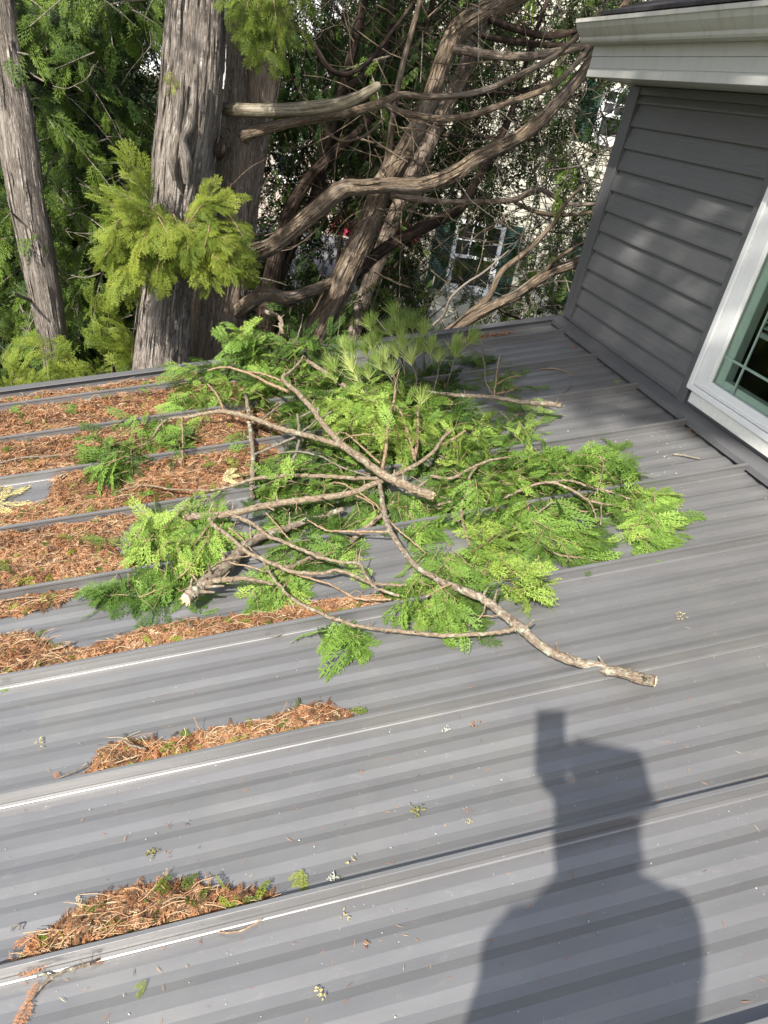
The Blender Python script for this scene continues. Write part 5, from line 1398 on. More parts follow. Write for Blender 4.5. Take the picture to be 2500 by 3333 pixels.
# pine twigs with long needles at the top of the heap
pn = empty('pine_branch', tuple(float(v) for v in on_roof(880, 800, 0)), 'bristly pine branch with long needle tufts crowning the back of the heap', 'branch')
m1 = MB(); nd = MB()
hub = (895, 800, 0.08)
tufts = [(745, 742), (762, 744), (805, 738), (770, 800), (790, 745), (815, 720), (853, 668), (873, 680), (890, 688), (915, 705), (845, 700), (832, 758), (857, 752), (888, 765), (722, 805), (795, 795), (985, 748), (1015, 722), (980, 735), (910, 850), (800, 690), (870, 735), (930, 740), (948, 758), (760, 780), (845, 790), (720, 780), (820, 775), (905, 740), (865, 705)]
rgp = np.random.default_rng(77)
for i, (a, b) in enumerate(tufts):
    h = 0.09 + max(0, (830 - b)) * 0.0014 + rgp.uniform(-0.02, 0.03)
    ca, cb = a, b + 14
    p = on_roof(ca, cb, h)
    bx_, by_ = ca + 0.35 * (hub[0] - ca) + rgp.normal(0, 12), cb + 55 + rgp.uniform(0, 40)
    mid = on_roof((bx_ + ca) / 2 + rgp.normal(0, 7), (by_ + cb) / 2, h * 0.7 + 0.015)
    m1.tube(smooth_path([on_roof(bx_, by_, 0.03), mid, p], 5), np.linspace(0.0028, 0.0014, 11), 5, cap=False, seed=i)
    ax_ = unit(p - mid + np.array([0, 0, 0.06]) + RN * 0.04)
    tt = 0.5 + rgp.normal(0, 0.15)
    for k in range(120):
        d = unit(ax_ + rgp.normal(0, 0.36, 3)); Ln = rgp.uniform(0.07, 0.105)
        st = p - ax_ * rgp.uniform(0, 0.028)
        e = st + d * Ln + np.array([0, 0, -0.006]); sd = unit(np.cross(d, rgp.normal(0, 1, 3))) * 0.0013
        m_ = (st + e) / 2 + np.array([0, 0, 0.002])
        nd.add([st - sd, st + sd, m_ + sd, m_ - sd, e + sd * 0.3, e - sd * 0.3], [(0, 1, 2, 3), (3, 2, 4, 5)], tint=[min(1, tt + 0.3)] * 2 + [tt] * 2 + [tt - 0.1] * 2)
branch_stem(m1, [(895, 850, 0.06, 5), (900, 800, 0.08, 5), (885, 760, 0.11, 5), (860, 735, 0.14, 4), (835, 715, 0.17, 3.5), (815, 690, 0.20, 3), (803, 680, 0.215, 2)], 400, 6)
branch_stem(m1, [(1064, 851, 0.10, 4.5), (1049, 823, 0.11, 4), (1047, 786, 0.12, 4), (1039, 767, 0.12, 3.5), (1020, 757, 0.12, 3), (988, 752, 0.12, 3)], 401, 6)
branch_stem(m1, [(1044, 772, 0.12, 3), (1040, 740, 0.13, 3), (1020, 725, 0.13, 2)], 402, 6)
m1.build('stem', GTWIG, pn, True, True)
nd.build('needles', NEEDLE, pn)

# ------------------------------------------------------------------ litter
LIT = {
    'A1': ([(-330, 878), (430, 788), (430, 830), (-330, 920)], 0.018, 'thin russet litter strip along the rake trim at upper left'),
    'A2': ([(-330, 907), (420, 818), (560, 830), (600, 872), (-330, 989)], 0.022, 'russet litter with green scraps filling the second farthest pan'),
    'A3': ([(-330, 984), (600, 860), (610, 945), (540, 960), (-330, 1084)], 0.024, 'russet litter in the third farthest pan with long pale twigs'),
    'A4': ([(110, 1012), (560, 938), (610, 985), (560, 1018), (500, 1046), (330, 1100), (-330, 1193), (-330, 1156), (100, 1085), (112, 1055)], 0.026, 'russet litter beside the pale dried frond at left'),
    'A5': ([(-330, 1182), (100, 1115), (200, 1105), (330, 1086), (335, 1108), (275, 1130), (245, 1180), (262, 1205), (335, 1208), (310, 1236), (-330, 1338)], 0.030, 'deep orange brown litter bank at left ending at the green sprays'),
    'A6': ([(-330, 1331), (170, 1250), (165, 1280), (130, 1303), (60, 1322), (-330, 1395)], 0.018, 'small orange tongue of litter below the deep bank at left edge'),
    'A7': ([(-330, 1413), (60, 1365), (100, 1393), (190, 1402), (235, 1385), (330, 1352), (480, 1336), (620, 1312), (720, 1294), (850, 1285), (850, 1312), (600, 1354), (-330, 1534)], 0.026, 'long orange litter drift running from left edge to under the heap'),
    'A8': ([(165, 1685), (200, 1655), (215, 1622), (265, 1600), (350, 1603), (480, 1572), (560, 1560), (640, 1531), (690, 1522), (757, 1536), (757, 1560), (200, 1675)], 0.024, 'narrow orange litter drift alone against a seam in the open foreground'),
    'A9': ([(20, 2092), (60, 2052), (110, 2008), (180, 1958), (260, 1925), (350, 1912), (480, 1920), (592, 1940), (592, 1962), (250, 2045), (40, 2106)], 0.038, 'big heaped orange litter mound nearest the camera at lower left'),
    'A10': ([(1005, 712), (1100, 706), (1105, 722), (995, 738)], 0.02, 'little russet litter pile at the far rake behind the pine twigs'),
    'A11': ([(1470, 916), (1500, 903), (1560, 945), (1530, 948)], 0.015, 'rusty crumbs packed under the wall flashing below the window'),
}


def seam_clamp(y):
    for s_ in SEAM_Y:
        if abs(y - s_) < 0.012: return None
    return y if y < YR - 0.02 else None


rgl = np.random.default_rng(55)


def roof_v(x, y, h):
    q = ((x - 829.5) / F_PX)[:, None] * RT + ((y - 1105.8) / F_PX)[:, None] * DN + FW
    t = (-SH + h - CAM[2]) / (q[:, 2] - SL * q[:, 0])
    return CAM + q * t[:, None]


def vunit(a): return a / (np.linalg.norm(a, axis=1)[:, None] + 1e-12)


def frond_batch(mb, TS, p, d, nn, size, tint, droop=0.4, wid=0.8):
    pick = rgl.integers(0, len(TS), len(p))
    x = vunit(d); z = vunit(nn - x * (nn * x).sum(1)[:, None]); y = np.cross(z, x)
    for k, (V, Q, tt) in enumerate(TS):
        I = np.where(pick == k)[0]
        if not len(I): continue
        h = V[:, 2] - droop * V[:, 0] ** 2 - 0.35 * droop * V[:, 1] ** 2
        W = p[I][:, None, :] + size[I][:, None, None] * (V[None, :, :1] * x[I][:, None, :] + wid * V[None, :, 1:2] * y[I][:, None, :] + h[None, :, None] * z[I][:, None, :])
        lo, hi = seam_bounds(p[I][:, 1]); W[:, :, 1] = np.clip(W[:, :, 1], lo[:, None], hi[:, None])
        n_ = len(V)
        QQ = (Q[None] + (np.arange(len(I)) * n_)[:, None, None]).reshape(-1, 4)
        mb.add(W.reshape(-1, 3), QQ, tint=np.clip(tint[I][:, None] + tt[None] * 0.5, 0, 1).ravel())


SY = np.array(SEAM_Y)


def seam_bounds(y):
    E_ = np.concatenate([SY, [YR - 0.01]]); k = np.clip(np.searchsorted(E_, y), 1, len(E_) - 1)
    return E_[k - 1] + 0.007, E_[k] - 0.007



def clear_of_seams(Y): return (np.abs(Y[:, None] - SY[None]).min(1) > 0.010) & (Y < YR - 0.02)


for ki, (key, (P, hm, lab)) in enumerate(LIT.items()):
    mb = MB(); bd = MB(); gm = MB()
    xs = [p[0] for p in P]; ys_ = [p[1] for p in P]
    Pf = [tuple(p) for p in P]

    def hgt(x, y, X, Y):
        d_ = poly_dist(x, y, Pf)
        nz = 0.50 + 0.35 * np.sin(X * 23 + ki) * np.sin(Y * 31 + X * 9) + 0.30 * np.sin(X * 61 + Y * 43) * np.sin(Y * 77 - X * 25)
        return hm * np.minimum(1, d_ / (22.0 if key != 'A9' else 40.0)) * np.clip(nz, 0.08, 1.2)
    dens = {'A7': 0.8, 'A8': 0.8, 'A9': 0.75, 'A6': 0.8, 'A5': 0.9}.get(key, 1.05)
    n0 = int((max(xs) - min(xs)) * (max(ys_) - min(ys_)) * dens)
    x = rgl.uniform(min(xs), max(xs), n0); y = rgl.uniform(min(ys_), max(ys_), n0)
    # ragged outline
    jx = x + rgl.normal(0, 3.0, n0); jy = y + rgl.normal(0, 1.6, n0)
    k_ = in_poly(jx, jy, Pf); x, y = x[k_], y[k_]
    q = roof_v(x, y, 0.004); k_ = clear_of_seams(q[:, 1]) & (q[:, 1] > {'A7': 1.668, 'A8': 1.248, 'A9': 0.830}.get(key, 0)); x, y, q = x[k_], y[k_], q[k_]
    cov = np.sin(q[:, 0] * 17 + q[:, 1] * 7) * np.sin(q[:, 1] * 29 + 2 * ki) + rgl.normal(0, 0.5, len(x))
    k_ = cov > -0.95; x, y, q = x[k_], y[k_], q[k_]
    n_ = len(x)
    h = hgt(x, y, q[:, 0], q[:, 1])
    p = q.copy(); p[:, 2] += h * rgl.uniform(0.6, 1.1, n_) + 0.001
    az = rgl.uniform(0, 6.283, n_)
    d = vunit(np.column_stack([np.cos(az), np.sin(az), SL * np.cos(az) + rgl.normal(0, 0.25, n_)]))
    nn = vunit(RN + rgl.normal(0, 0.45, (n_, 3))); sd = vunit(np.cross(nn, d))
    # colour drifts: darker damp areas, paler dry ones, plus single pale and dark pieces
    drift = 0.16 * np.sin(q[:, 0] * 9 + ki) * np.sin(q[:, 1] * 21) + 0.10 * np.sin(q[:, 0] * 37 + q[:, 1] * 51)
    tn = np.clip(rgl.normal(0.50, 0.19, n_) + drift, 0, 1)
    tn = np.where(rgl.random(n_) < 0.07, rgl.uniform(0.85, 1.0, n_), tn); tn = np.where(rgl.random(n_) < 0.12, rgl.uniform(0, 0.2, n_), tn)
    r_ = rgl.random(n_)
    I = np.where(r_ < 0.66)[0]                       # single scales
    Lf = rgl.uniform(0.005, 0.020, len(I))[:, None] / 2; wd = rgl.uniform(0.0007, 0.0022, len(I))[:, None]
    V = np.stack([p[I] - d[I] * Lf, p[I] - sd[I] * wd, p[I] + d[I] * Lf, p[I] + sd[I] * wd], 1)
    lo, hi = seam_bounds(p[I][:, 1]); V[:, :, 1] = np.clip(V[:, :, 1], lo[:, None], hi[:, None]); V = V.reshape(-1, 3)
    mb.add(V, np.arange(len(V)).reshape(-1, 4), tint=np.repeat(tn[I], 4))
    I = np.where((r_ > 0.66) & (r_ < 0.745))[0]       # small dead fronds
    frond_batch(mb, FT_LO, p[I] + (0, 0, 0.002), d[I], nn[I], rgl.uniform(0.014, 0.034, len(I)), tn[I], 0.6, 0.7)
    I = np.where((r_ > 0.745) & (r_ < 0.7475))[0]      # green and yellow scraps
    if len(I): frond_batch(gm, FT_MD, p[I] + (0, 0, 0.004), d[I], nn[I], rgl.uniform(0.025, 0.055, len(I)), rgl.uniform(0.1, 1.0, len(I)), 0.4, 0.8)
    for i in np.where((r_ > 0.76) & (r_ < 0.768))[0]:   # thin stems
        Ls = rgl.uniform(0.03, 0.09); e = p[i] + d[i] * Ls
        lo, hi = seam_bounds(p[i:i + 1, 1]); d[i, 1] *= 0.4; e = p[i] + d[i] * Ls; e[1] = min(max(e[1], lo[0] + 0.01), hi[0] - 0.01)
        mb.tube(smooth_path([p[i], (p[i] + e) / 2 + sd[i] * rgl.normal(0, Ls * .12) + (0, 0, 0.005), e + sd[i] * rgl.normal(0, Ls * .1)], 3), rgl.uniform(0.0005, 0.0011), 4, cap=False, tint=rgl.uniform(0.75, 1.0))
    # underlying bed of compacted litter
    c4 = roof_v(np.array(xs, float), np.array(ys_, float), 0.0)
    stp = 0.010
    gx_ = np.arange(c4[:, 0].min(), c4[:, 0].max(), stp); gy_ = np.arange(c4[:, 1].min(), c4[:, 1].max(), stp)
    XX, YY = np.meshgrid(gx_, gy_, indexing='ij'); X_ = XX.ravel(); Y_ = YY.ravel(); Z_ = SL * X_ - SH
    C = np.column_stack([X_, Y_, Z_]) - CAM; dz = C @ FW
    u_ = 829.5 + F_PX * (C @ RT) / dz; v_ = 1105.8 + F_PX * (C @ DN) / dz
    ok = in_poly(u_, v_, Pf) & clear_of_seams(Y_) & (Y_ > {'A7': 1.668, 'A8': 1.248, 'A9': 0.830}.get(key, 0))
    hh = hgt(u_, v_, X_, Y_) * 0.74 - 0.0035 + rgl.normal(0, 0.0016, len(X_))
    pd_ = poly_dist(u_, v_, Pf); hh = np.where((pd_ < 7) & (rgl.random(len(X_)) < 0.7), -0.005, hh)
    okg = ok.reshape(XX.shape); idn = np.full(XX.shape, -1); idn[okg] = np.arange(ok.sum())
    cell = okg[:-1, :-1] & okg[1:, :-1] & okg[1:, 1:] & okg[:-1, 1:]
    Q = np.stack([idn[:-1, :-1][cell], idn[1:, :-1][cell], idn[1:, 1:][cell], idn[:-1, 1:][cell]], 1)
    root = mb.build('cedar_litter', BROWN)
    prop(root, lab, 'litter', 'drifts of dead cedar litter on the roof', 'stuff')
    if len(Q): bd.add(np.column_stack([X_, Y_, Z_ + hh])[ok], Q); bd.build('litter_bed', BEDM, root)
    if gm.n: gm.build('green_scraps', LEAF_Y, root)


# ------------------------------------------------------------------ loose bits on the bare metal
def twig_thing(name, label, lst, mat=GTWIG, sides=7, forks=(), group=None, frond=None):
    p = on_roof(lst[0][0], lst[0][1], 0)
    mb = MB(); branch_stem(mb, lst, abs(int(lst[0][0])), sides, 0.08, 0.0006)
    for i, f in enumerate(forks): branch_stem(mb, f, i + 3, sides, 0.08, 0.0006)
    o = mb.build(name, mat, None, True, True)
    prop(o, label, 'twig', group)
    if frond:
        for (a, b, c, d, s_, t_) in frond:
            lf = MB()
            p0 = on_roof(a, b, 0.008); p1 = on_roof(c, d, 0.006)
            put_frond(lf, FT_HI[int(a) % 9], p0, p1 - p0, RN, s_, t_, 0.1, 0.8)
            lf.build('dead_frond', BROWN, o)
    return o


twig_thing('twig', 'straight bare twig lying below the window on open metal', [(1454, 981, 0.006, 5), (1480, 984, 0.008, 5), (1512, 991, 0.005, 4)], GTWIG)
twig_thing('twig', 'thin reddish twig curving across the far pan near the wall', [(1168, 797, 0.005, 2.5), (1195, 796, 0.008, 3), (1222, 802, 0.006, 3), (1240, 812, 0.005, 2.5)], TWIG)
twig_thing('twig', 'tiny forked grey twig on the shaded pan under the wall', [(1218, 848, 0.005, 2.5), (1229, 836, 0.007, 3), (1230, 826, 0.006, 2)], GTWIG, forks=[[(1229, 836, 0.007, 2), (1221, 834, 0.006, 1.5)]])
twig_thing('twig', 'slim curved twig just past the seam below the heap', [(574, 1375, 0.005, 2.5), (595, 1375, 0.008, 3), (613, 1368, 0.006, 2.5)], GTWIG)
twig_thing('twig', 'bowed tan twig beside the nearest seam right of the big litter mound', [(472, 2013, 0.005, 4), (500, 2015, 0.008, 4), (535, 2004, 0.008, 4), (566, 1985, 0.006, 4)], TWIG)
twig_thing('twig', 'lichened forked twig with dead brown frond straddling the nearest seam at left', [(196, 2081, 0.03, 7), (165, 2090, 0.02, 7), (138, 2098, 0.016, 7), (105, 2116, 0.010, 7), (82, 2140, 0.008, 5), (66, 2160, 0.008, 4)], BARK_BL,
           forks=[[(115, 2112, 0.012, 6), (98, 2104, 0.014, 5), (80, 2108, 0.016, 4)]], frond=[(70, 2150, 45, 2195, 0.055, 0.55), (85, 2118, 62, 2150, 0.035, 0.6), (190, 2085, 205, 2078, 0.03, 0.4)])
twig_thing('twig', 'grey crooked twig on top of the narrow foreground litter drift', [(266, 1597, 0.035, 4), (275, 1605, 0.036, 5), (292, 1612, 0.034, 5), (315, 1617, 0.03, 4)], GTWIG)
twig_thing('twig', 'dark twig poking left out of the narrow foreground litter drift', [(190, 1648, 0.02, 5), (165, 1665, 0.012, 4), (128, 1680, 0.008, 3), (118, 1682, 0.006, 2)], GTWIG, frond=[(128, 1682, 114, 1664, 0.03, 0.6)])
twig_thing('twig', 'dark broken twig sticking out of the long orange drift', [(115, 1402, 0.02, 5), (140, 1395, 0.018, 5), (160, 1386, 0.012, 5)], GTWIG)
twig_thing('twig', 'pale hooked twig lying near the lower left edge', [(22, 2012, 0.005, 3), (30, 2000, 0.012, 3.5), (42, 1997, 0.014, 3.5), (43, 2008, 0.006, 3)], GTWIG)
twig_thing('twig', 'stick across the orange tongue of litter at left', [(-5, 1300, 0.02, 3), (50, 1290, 0.02, 4), (100, 1290, 0.012, 4), (150, 1283, 0.010, 3), (188, 1268, 0.01, 3)], TWIG)
twig_thing('twig', 'long pale arched twig over the third far pan litter', [(0, 1000, 0.03, 3), (50, 988, 0.035, 3.5), (110, 985, 0.03, 3), (150, 980, 0.03, 2)], GTWIG)
twig_thing('twig', 'hooked dark twig stub standing by the long orange drift', [(410, 1540 - 185, 0.03, 4), (409, 1346, 0.045, 4), (407, 1343, 0.05, 4)], GTWIG)


def scrap(name, label, cat, px, py, ang, size, mat, tint, T=None, n_=1, h=0.004, group=None):
    mb = MB()
    for k in range(n_):
        p0 = on_roof(px, py, h + 0.002 * k); a = ang + 0.5 * (k - (n_ - 1) / 2)
        p1 = on_roof(px + 30 * math.cos(a), py + 30 * math.sin(a), h)
        put_frond(mb, (T or FT_HI)[(int(px) + k) % 6], p0, p1 - p0, RN + NR.normal(0, 0.15, 3), size * (1 - 0.18 * k), tint, 0.12, 0.6)
    o = mb.build(name, mat); prop(o, label, cat, group); return o


scrap('cedar_sprig', 'yellow green cedar sprig alone above the nearest seam in the lower middle', 'sprig', 655, 1878, 2.0, 0.055, LEAF_Y, 1.0, n_=3)
scrap('cedar_sprig', 'tiny green cedar scrap on the nearest pan at lower left', 'sprig', 318, 2118, 2.4, 0.03, LEAF_Y, 0.7, n_=2)
scrap('cedar_sprig', 'flat green cedar scrap lying in the thick stem shadow', 'sprig', 430, 1328, -0.3, 0.06, LEAF_B, 0.5)
scrap('cedar_sprig', 'small bright green sprig on the far shaded pan', 'sprig', 1326, 762 + 72 - 12, 0.2, 0.035, LEAF_B, 0.9, n_=2)
scrap('cedar_sprig', 'green scrap at the very left edge above the foreground seam', 'sprig', -4, 1492, -0.2, 0.03, LEAF_B, 0.6)
scrap('cedar_sprig', 'rusty dead sprig lodged on the siding ledge beside the window frame', 'sprig', 1470, 838, -2.3, 0.05, BROWN, 0.55, n_=3, h=0.075)
scrap('cedar_sprig', 'little yellowed sprig by the two bare shoots above the seam', 'sprig', 850, 1292, 3.4, 0.04, LEAF_Y, 0.95, n_=2, h=0.02)
scrap('cedar_sprig', 'russet dead sprig trailing left from the big foreground mound', 'sprig', 95, 2010, 2.5, 0.075, BROWN, 0.6, n_=2, h=0.01)
scrap('cedar_sprig', 'dead orange sprig hugging the seam left of the big mound', 'sprig', 120, 2075, 2.9, 0.07, BROWN, 0.6, n_=1, h=0.012)
df = scrap('dried_frond', 'large pale yellow dried cedar frond lying flat at the left edge', 'sprig', -14, 1090, -0.36, 0.24, TAN, 0.6, n_=4, h=0.022)
scrap('dried_frond', 'cream dried frond tangle on the litter left of the grey upright stem', 'sprig', 480, 1034, -0.3, 0.11, TAN, 0.9, n_=3, h=0.03)
scrap('dried_frond', 'fresh lime sprig over the litter in the fourth pan', 'sprig', 235, 1010, -2.0, 0.10, LEAF_Y, 0.9, n_=2, h=0.03)
for lab, a, b, an, s_, tn in (('green cedar spray flat on the second far pan litter', 300, 838, -0.2, 0.12, 0.5), ('olive cedar spray on litter near the far left edge', 160, 870, 2.4, 0.11, 0.4), ('olive frond across the third far pan litter, left of the heap', 190, 975, 2.8, 0.09, 0.3), ('yellowing spray on litter right above the dried frond', 205, 1005, 1.8, 0.07, 0.2), ('green spray at the left end of the farthest pan litter', 20, 880, 0.2, 0.10, 0.5), ('drooping green spray on litter in front of the upper left sprays', 330, 1070, -2.5, 0.12, 0.5)):
    scrap('cedar_sprig', lab, 'sprig', a, b, an, s_, LEAF_B, tn, n_=3, h=0.028, group='green sprays lying on the litter')
# small pine tuft on the deep bank
pb = MB()
for k in range(110):
    t_ = rgl.random(); p = on_roof(185 + 60 * t_, 1160 + rgl.normal(0, 4) + 12 * t_, 0.036)
    d = unit(np.array([-1, rgl.normal(0.1, 0.35), rgl.normal(0, 0.2)])) if t_ < .8 else unit(np.array([1, rgl.normal(0, 0.5), 0.1]))
    sd = unit(np.cross(d, RN)) * 0.0008; e = p + d * rgl.uniform(0.03, 0.06)
    pb.add([p - sd, p + sd, e + sd * .3, e - sd * .3], [(0, 1, 2, 3)], tint=rgl.uniform(0, 0.6))
prop(pb.build('pine_tuft', NEEDLE), 'dark green pine needle tuft lying on the deep litter bank', 'sprig')


def crumb(label, cat, name, px, py, size, mat, n_=14, flat=0.35):
    rg_ = np.random.default_rng(int(px * 7 + py)); mb = MB(); size *= 0.75
    for k in range(n_):
        p = on_roof(px, py, 0.004) + np.array([rg_.normal(0, size * .4), rg_.normal(0, size * .4), 0]); p[2] = roof_z(p[0], 0.003 + rg_.uniform(0, size * flat))
        az = rg_.uniform(0, 6.28); L = rg_.uniform(0.3, 1.0) * size * 0.5
        e = p + np.array([math.cos(az) * L, math.sin(az) * L, SL * math.cos(az) * L + rg_.uniform(-.1, .3) * L])
        mb.tube([p, (p + e) / 2 + rg_.normal(0, size * .06, 3), e], [size * .07, size * .09, size * .03], 5, tint=rg_.uniform(0.2, 0.9))
    o = mb.build(name, mat, None, True); prop(o, label, cat); return o


crumb('olive moss clump alone in the middle of the foreground metal', 'moss', 'moss_clump', 897, 1750, 0.022, MOSS, 34)
crumb('dark green moss knot left above the big litter mound', 'moss', 'moss_clump', 327, 1855 - 10, 0.020, MOSS, 26)
crumb('white downy fluff beside the nearest seam', 'fluff', 'seed_fluff', 718, 1894, 0.018, PALE, 26)
crumb('moss bit just right of the white fluff', 'moss', 'moss_clump', 736, 1896, 0.010, MOSS, 12)
crumb('pale lichen curl below the olive moss clump', 'lichen', 'lichen_curl', 1012, 1772, 0.014, TAN, 14)
crumb('tan lichen flake near the right edge at mid height', 'lichen', 'lichen_flake', 1467, 1332, 0.022, TAN, 12)
crumb('pale lichen flakes right of the thick branch shadow', 'lichen', 'lichen_flake', 735, 1258, 0.012, TAN, 8)
crumb('pale smear of lichen under the middle bare shoots', 'lichen', 'lichen_flake', 600, 1318 - 34, 0.016, PALE, 8)
crumb('cream web and lichen scraps in the open foreground centre', 'lichen', 'lichen_flake', 965, 1575, 0.020, PALE, 12)
crumb('brown dry curl lying right of the cream web scraps', 'scrap', 'dry_curl', 1022, 1568, 0.022, BROWN, 9)
crumb('mossy green cone near the lower right seam', 'moss', 'moss_clump', 1103, 1500, 0.012, MOSS, 10)
crumb('small tan scrap on the mid foreground rib', 'scrap', 'cedar_scrap', 781, 1665, 0.014, BROWN, 6)
crumb('orange scale scrap on the left foreground rib', 'scrap', 'cedar_scrap', 363, 1782, 0.014, BROWN, 7)
crumb('tan sliver right of the left orange scale', 'scrap', 'cedar_scrap', 402, 1777, 0.016, BROWN, 4)
crumb('orange scrap between the two lower seams near the centre', 'scrap', 'cedar_scrap', 1010, 1749, 0.016, BROWN, 6)
crumb('curled tan bark bit past the nearest seam', 'scrap', 'bark_bit', 742, 1980, 0.018, TAN, 7)
crumb('rounded tan bark crumb on the nearest pan', 'scrap', 'bark_bit', 791, 2039, 0.016, BROWN, 12)
crumb('pale feathery scrap low on the nearest pan', 'scrap', 'cedar_scrap', 690, 2147, 0.020, TAN, 12)
crumb('orange scrap just past the nearest seam left of centre', 'scrap', 'cedar_scrap', 430, 2035, 0.012, BROWN, 5)
crumb('brown wisp below the left moss knot', 'scrap', 'dry_wisp', 366, 1838, 0.016, BROWN, 5)
crumb('tan wisp on the left foreground pan', 'scrap', 'dry_wisp', 88, 1603, 0.022, TAN, 9)
crumb('dry tan scrap above the yellow sprig', 'scrap', 'cedar_scrap', 760, 1856, 0.018, TAN, 8)
crumb('rusty crumbs at the wall end of the farthest seam', 'scrap', 'cedar_scrap', 1240, 1096 - 346, 0.03, BROWN, 14)

# innumerable tiny pale flakes
fl = MB(); rgf = np.random.default_rng(66)
for i in range(1150):
    u = rgf.random()
    if u < 0.62: x, y = rgf.uniform(1000, 1480), rgf.uniform(710, 1100)
    else: x, y = rgf.uniform(0, 1659), rgf.uniform(1000, 2212)
    p = on_roof(x, y, 0.0022)
    if p[0] > 2.1 or seam_clamp(p[1]) is None: continue
    s_ = abs(rgf.normal(0, 0.0016)) + 0.0008
    if u > 0.62: s_ *= 0.55
    a = rgf.uniform(0, 6.28); k_ = rgf.uniform(0.3, 0.9)
    ex = np.array([math.cos(a), math.sin(a), SL * math.cos(a)]) * s_; ey = np.array([-math.sin(a), math.cos(a), -SL * math.sin(a)]) * s_ * k_
    fl.add([p - ex, p - ey, p + ex, p + ey, p + (0, 0, s_ * 0.5)], tris=[(0, 1, 4), (1, 2, 4), (2, 3, 4), (3, 0, 4)], tint=rgf.uniform(0.3, 1))
prop(fl.build('lichen_specks', PALE), 'fine pale lichen specks sprinkled over the bare metal', 'specks', None, 'stuff')
fl = MB()
for i in range(260):
    x, y = rgf.uniform(0, 1659), rgf.uniform(900, 2212)
    p = on_roof(x, y, 0.0025)
    if p[0] > 2.1 or seam_clamp(p[1]) is None: continue
    a = rgf.uniform(0, 6.28); d = np.array([math.cos(a), math.sin(a), SL * math.cos(a)]); L = rgf.uniform(0.003, 0.011); sd = np.array([-math.sin(a), math.cos(a), -SL * math.sin(a)]) * rgf.uniform(.0004, .001)
    fl.add([p - d * L, p - sd, p + d * L + (0, 0, .001), p + sd], [(0, 1, 2, 3)], tint=rgf.uniform(0.2, 1))
prop(fl.build('scale_bits', BROWN), 'scattered single brown cedar scales on the bare metal', 'scales', None, 'stuff')

# ------------------------------------------------------------------ the photographer, seen only as a shadow, and the phone
BODYM = mat_plain('skin', (0.45, 0.28, 0.20), 0.5, 0.4)
SHIRT = mat_plain('dark_jacket', (0.05, 0.06, 0.08), 0.85)
HAIR = mat_plain('brown_hair', (0.06, 0.04, 0.03), 0.7)
RR_ = np.array([0.76573, -0.64316, 0.0]); UU_ = np.array([0.43209, 0.51443, 0.74072]); BK = -SUNDIR


def S(r, u, k): return CAM + r * RR_ + u * UU_ + k * BK


feet_y = -0.30
person = empty('person', (0.0, -0.36, roof_z(0.0)), 'standing person holding up a phone, seen as a shadow on the roof', 'person')


def skin_mesh(name, verts, edges, radii, mat, parent, root=0, sub=2):
    me = bpy.data.meshes.new(name); me.from_pydata([tuple(map(float, v)) for v in verts], edges, [])
    o = bpy.data.objects.new(name, me); COL.objects.link(o)
    me.materials.append(mat)
    sk = o.modifiers.new('skin', 'SKIN'); sk.use_smooth_shade = True
    for i, r_ in enumerate(radii):
        rr_ = r_ if isinstance(r_, tuple) else (r_, r_)
        me.skin_vertices[0].data[i].radius = rr_
        me.skin_vertices[0].data[i].use_root = (i == root)
    s_ = o.modifiers.new('sub', 'SUBSURF'); s_.levels = sub; s_.render_levels = sub
    o.parent = parent; o.matrix_parent_inverse = Matrix.Translation(parent.location).inverted()
    return o


yaw = math.radians(18.2)
FWD = np.array([math.sin(yaw), math.cos(yaw), 0]); RGT = np.array([math.cos(yaw), -math.sin(yaw), 0])
head = S(0.158, -0.108, 0.16)
neckb = S(0.192, -0.215, 0.13)
shc = S(0.215, -0.315, 0.12)
shL = S(0.068, -0.475, 0.12); shR = S(0.345, -0.250, 0.12)
chest = shc + np.array([0, -0.02, -0.20]); waist = shc + np.array([-0.01, -0.05, -0.45]); pel = shc + np.array([-0.01, -0.05, -0.62])
pel[2] = max(pel[2], roof_z(pel[0]) + 0.72)
hipL = pel - RGT * 0.09 + np.array([0, 0, -0.06]); hipR = pel + RGT * 0.09 + np.array([0, 0, -0.06])


def foot(h, dx, dy): x = h[0] + dx; y = h[1] + dy; return np.array([x, y, roof_z(x, 0.07)])


anL = foot(hipL, -0.04, -0.03); anR = foot(hipR, 0.05, -0.05)
knL = (hipL + anL) / 2 + FWD * 0.03; knR = (hipR + anR) / 2 + FWD * 0.03


def toe(a): t = a + FWD * 0.15; t[2] = roof_z(t[0], 0.03); return t


phone_c = S(-0.008, -0.038, 0.012)
PX, PY, PZ = RT, -DN, -FW                            # phone axes follow the camera
phone_c = CAM - FW * 0.012 - RT * 0.014 - (-DN) * 0.030
hR_w = phone_c + RT * 0.082 - PY * 0.048 - FW * 0.05     # right wrist
hL_w = phone_c + RT * 0.022 - PY * 0.100 - FW * 0.035
elR = S(0.30, -0.36, -0.05); elL = S(0.205, -0.35, -0.10)
V = [pel, waist, chest, shc, neckb, head + (0, 0, -0.02), head + (0, 0, 0.048), shL, elL, hL_w, shR, elR, hR_w, hipL, knL, anL, toe(anL), hipR, knR, anR, toe(anR)]
Rd = [(0.15, 0.11), (0.14, 0.10), (0.16, 0.11), (0.10, 0.08), 0.068, 0.078, 0.060, 0.055, 0.042, 0.026, 0.062, 0.042, 0.026, 0.085, 0.058, 0.042, 0.036, 0.085, 0.058, 0.042, 0.036]
Ed = [(0, 1), (1, 2), (2, 3), (3, 4), (4, 5), (5, 6), (3, 7), (7, 8), (8, 9), (3, 10), (10, 11), (11, 12), (0, 13), (13, 14), (14, 15), (15, 16), (0, 17), (17, 18), (18, 19), (19, 20)]
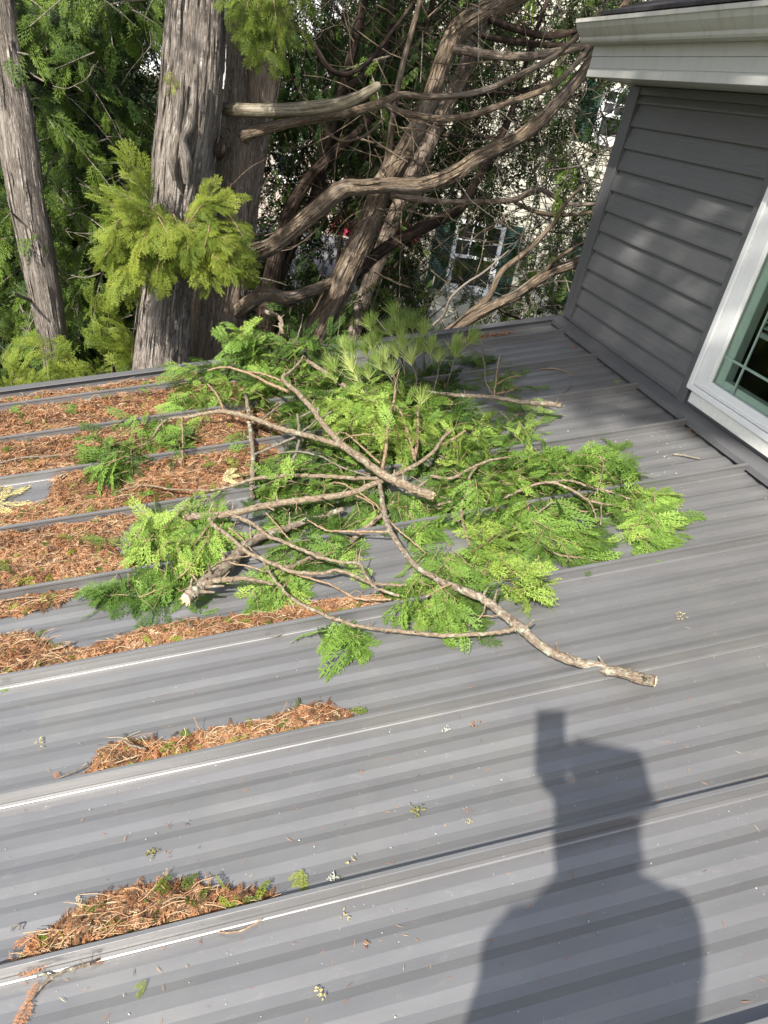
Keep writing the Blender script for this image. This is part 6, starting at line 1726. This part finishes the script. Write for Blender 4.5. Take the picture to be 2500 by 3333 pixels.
# nose, ears
k0 = len(V); V += [head + FWD * 0.105 + (0, 0, -0.015)]; Rd += [0.012]; Ed += [(5, k0)]
for sx in (-1, 1): V.append(head + RGT * sx * 0.088 + (0, 0, -0.005)); Rd.append(0.012); Ed.append((5, len(V) - 1))
# palms and five fingers on each hand, curled on the phone edges
for w_i, wr, sx in ((9, hL_w, -1), (12, hR_w, 1)):
    palm = wr * 0.45 + (phone_c + RT * sx * (0.030 if sx > 0 else 0.034) - PY * (0.040 if sx > 0 else 0.055)) * 0.55 - FW * 0.012
    V.append(palm); Rd.append((0.030, 0.016)); pi_ = len(V) - 1; Ed.append((w_i, pi_))
    for f_i, (o_, ln_) in enumerate(((0.030, 0.9), (0.011, 1.0), (-0.009, 0.95), (-0.028, 0.78))):
        kn = palm + PY * o_ + RT * sx * 0.006 + FW * 0.016
        m1_ = kn + FW * 0.026 * ln_ - RT * sx * 0.004; tp_ = m1_ - RT * sx * 0.024 * ln_ + FW * 0.004
        for q_ in (kn, m1_, tp_): V.append(q_); Rd.append(0.0085)
        b_ = len(V) - 3; Ed += [(pi_, b_), (b_, b_ + 1), (b_ + 1, b_ + 2)]
    th1 = palm + PY * 0.012 - RT * sx * 0.018 - FW * 0.006; th2 = th1 + PY * 0.028 - RT * sx * 0.008
    V += [th1, th2]; Rd += [0.0105, 0.0090]; Ed += [(pi_, len(V) - 2), (len(V) - 2, len(V) - 1)]
skin_mesh('body', V, Ed, Rd, BODYM, person)
cl = [pel + (0, 0, -0.03), waist, chest, shc + (0, 0, 0.01), shL, elL, hL_w * 0.85 + elL * 0.15, shR, elR, hR_w * 0.85 + elR * 0.15]
skin_mesh('jacket', cl, [(0, 1), (1, 2), (2, 3), (3, 4), (4, 5), (5, 6), (3, 7), (7, 8), (8, 9)], [(0.262, 0.15), (0.25, 0.14), (0.220, 0.14), (0.125, 0.105), 0.068, 0.050, 0.036, 0.080, 0.056, 0.038], SHIRT, person)
tr = [pel + (0, 0, -0.04), hipL, knL, anL + (0, 0, 0.03), hipR, knR, anR + (0, 0, 0.03)]
skin_mesh('trousers', tr, [(0, 1), (1, 2), (2, 3), (0, 4), (4, 5), (5, 6)], [(0.165, 0.12), 0.10, 0.073, 0.058, 0.10, 0.073, 0.058], SHIRT, person)
skin_mesh('hair', [head + (0, 0, 0.03) - FWD * 0.012, head + (0, 0, 0.060) - FWD * 0.01, head - FWD * 0.03 + (0, 0, -0.04)], [(0, 1), (0, 2)], [0.084, 0.054, 0.072], HAIR, person)
for a_, n2 in ((anL, 0), (anR, 1)):
    skin_mesh('shoe', [a_ + (0, 0, -0.02), a_ - FWD * 0.03 + (0, 0, -0.035), toe(a_) + (0, 0, 0.005)], [(1, 0), (0, 2)], [0.048, 0.044, 0.042], HAIR, person)

PHM = mat_plain('black_phone', (0.02, 0.02, 0.022), 0.3)
mb = MB()
pc = phone_c - FW * 0.004
hx, hy, hz = 0.0385, 0.0815, 0.004
cs = [(-1, -1, -1), (1, -1, -1), (1, 1, -1), (-1, 1, -1), (-1, -1, 1), (1, -1, 1), (1, 1, 1), (-1, 1, 1)]
mb.hexa([pc + RT * hx * a + PY * hy * b + PZ * hz * c for a, b, c in cs])
ph = mb.build('phone', PHM); bevel(ph, 0.003, 3)
prop(ph, 'black phone held upright in both hands taking the photo', 'phone')
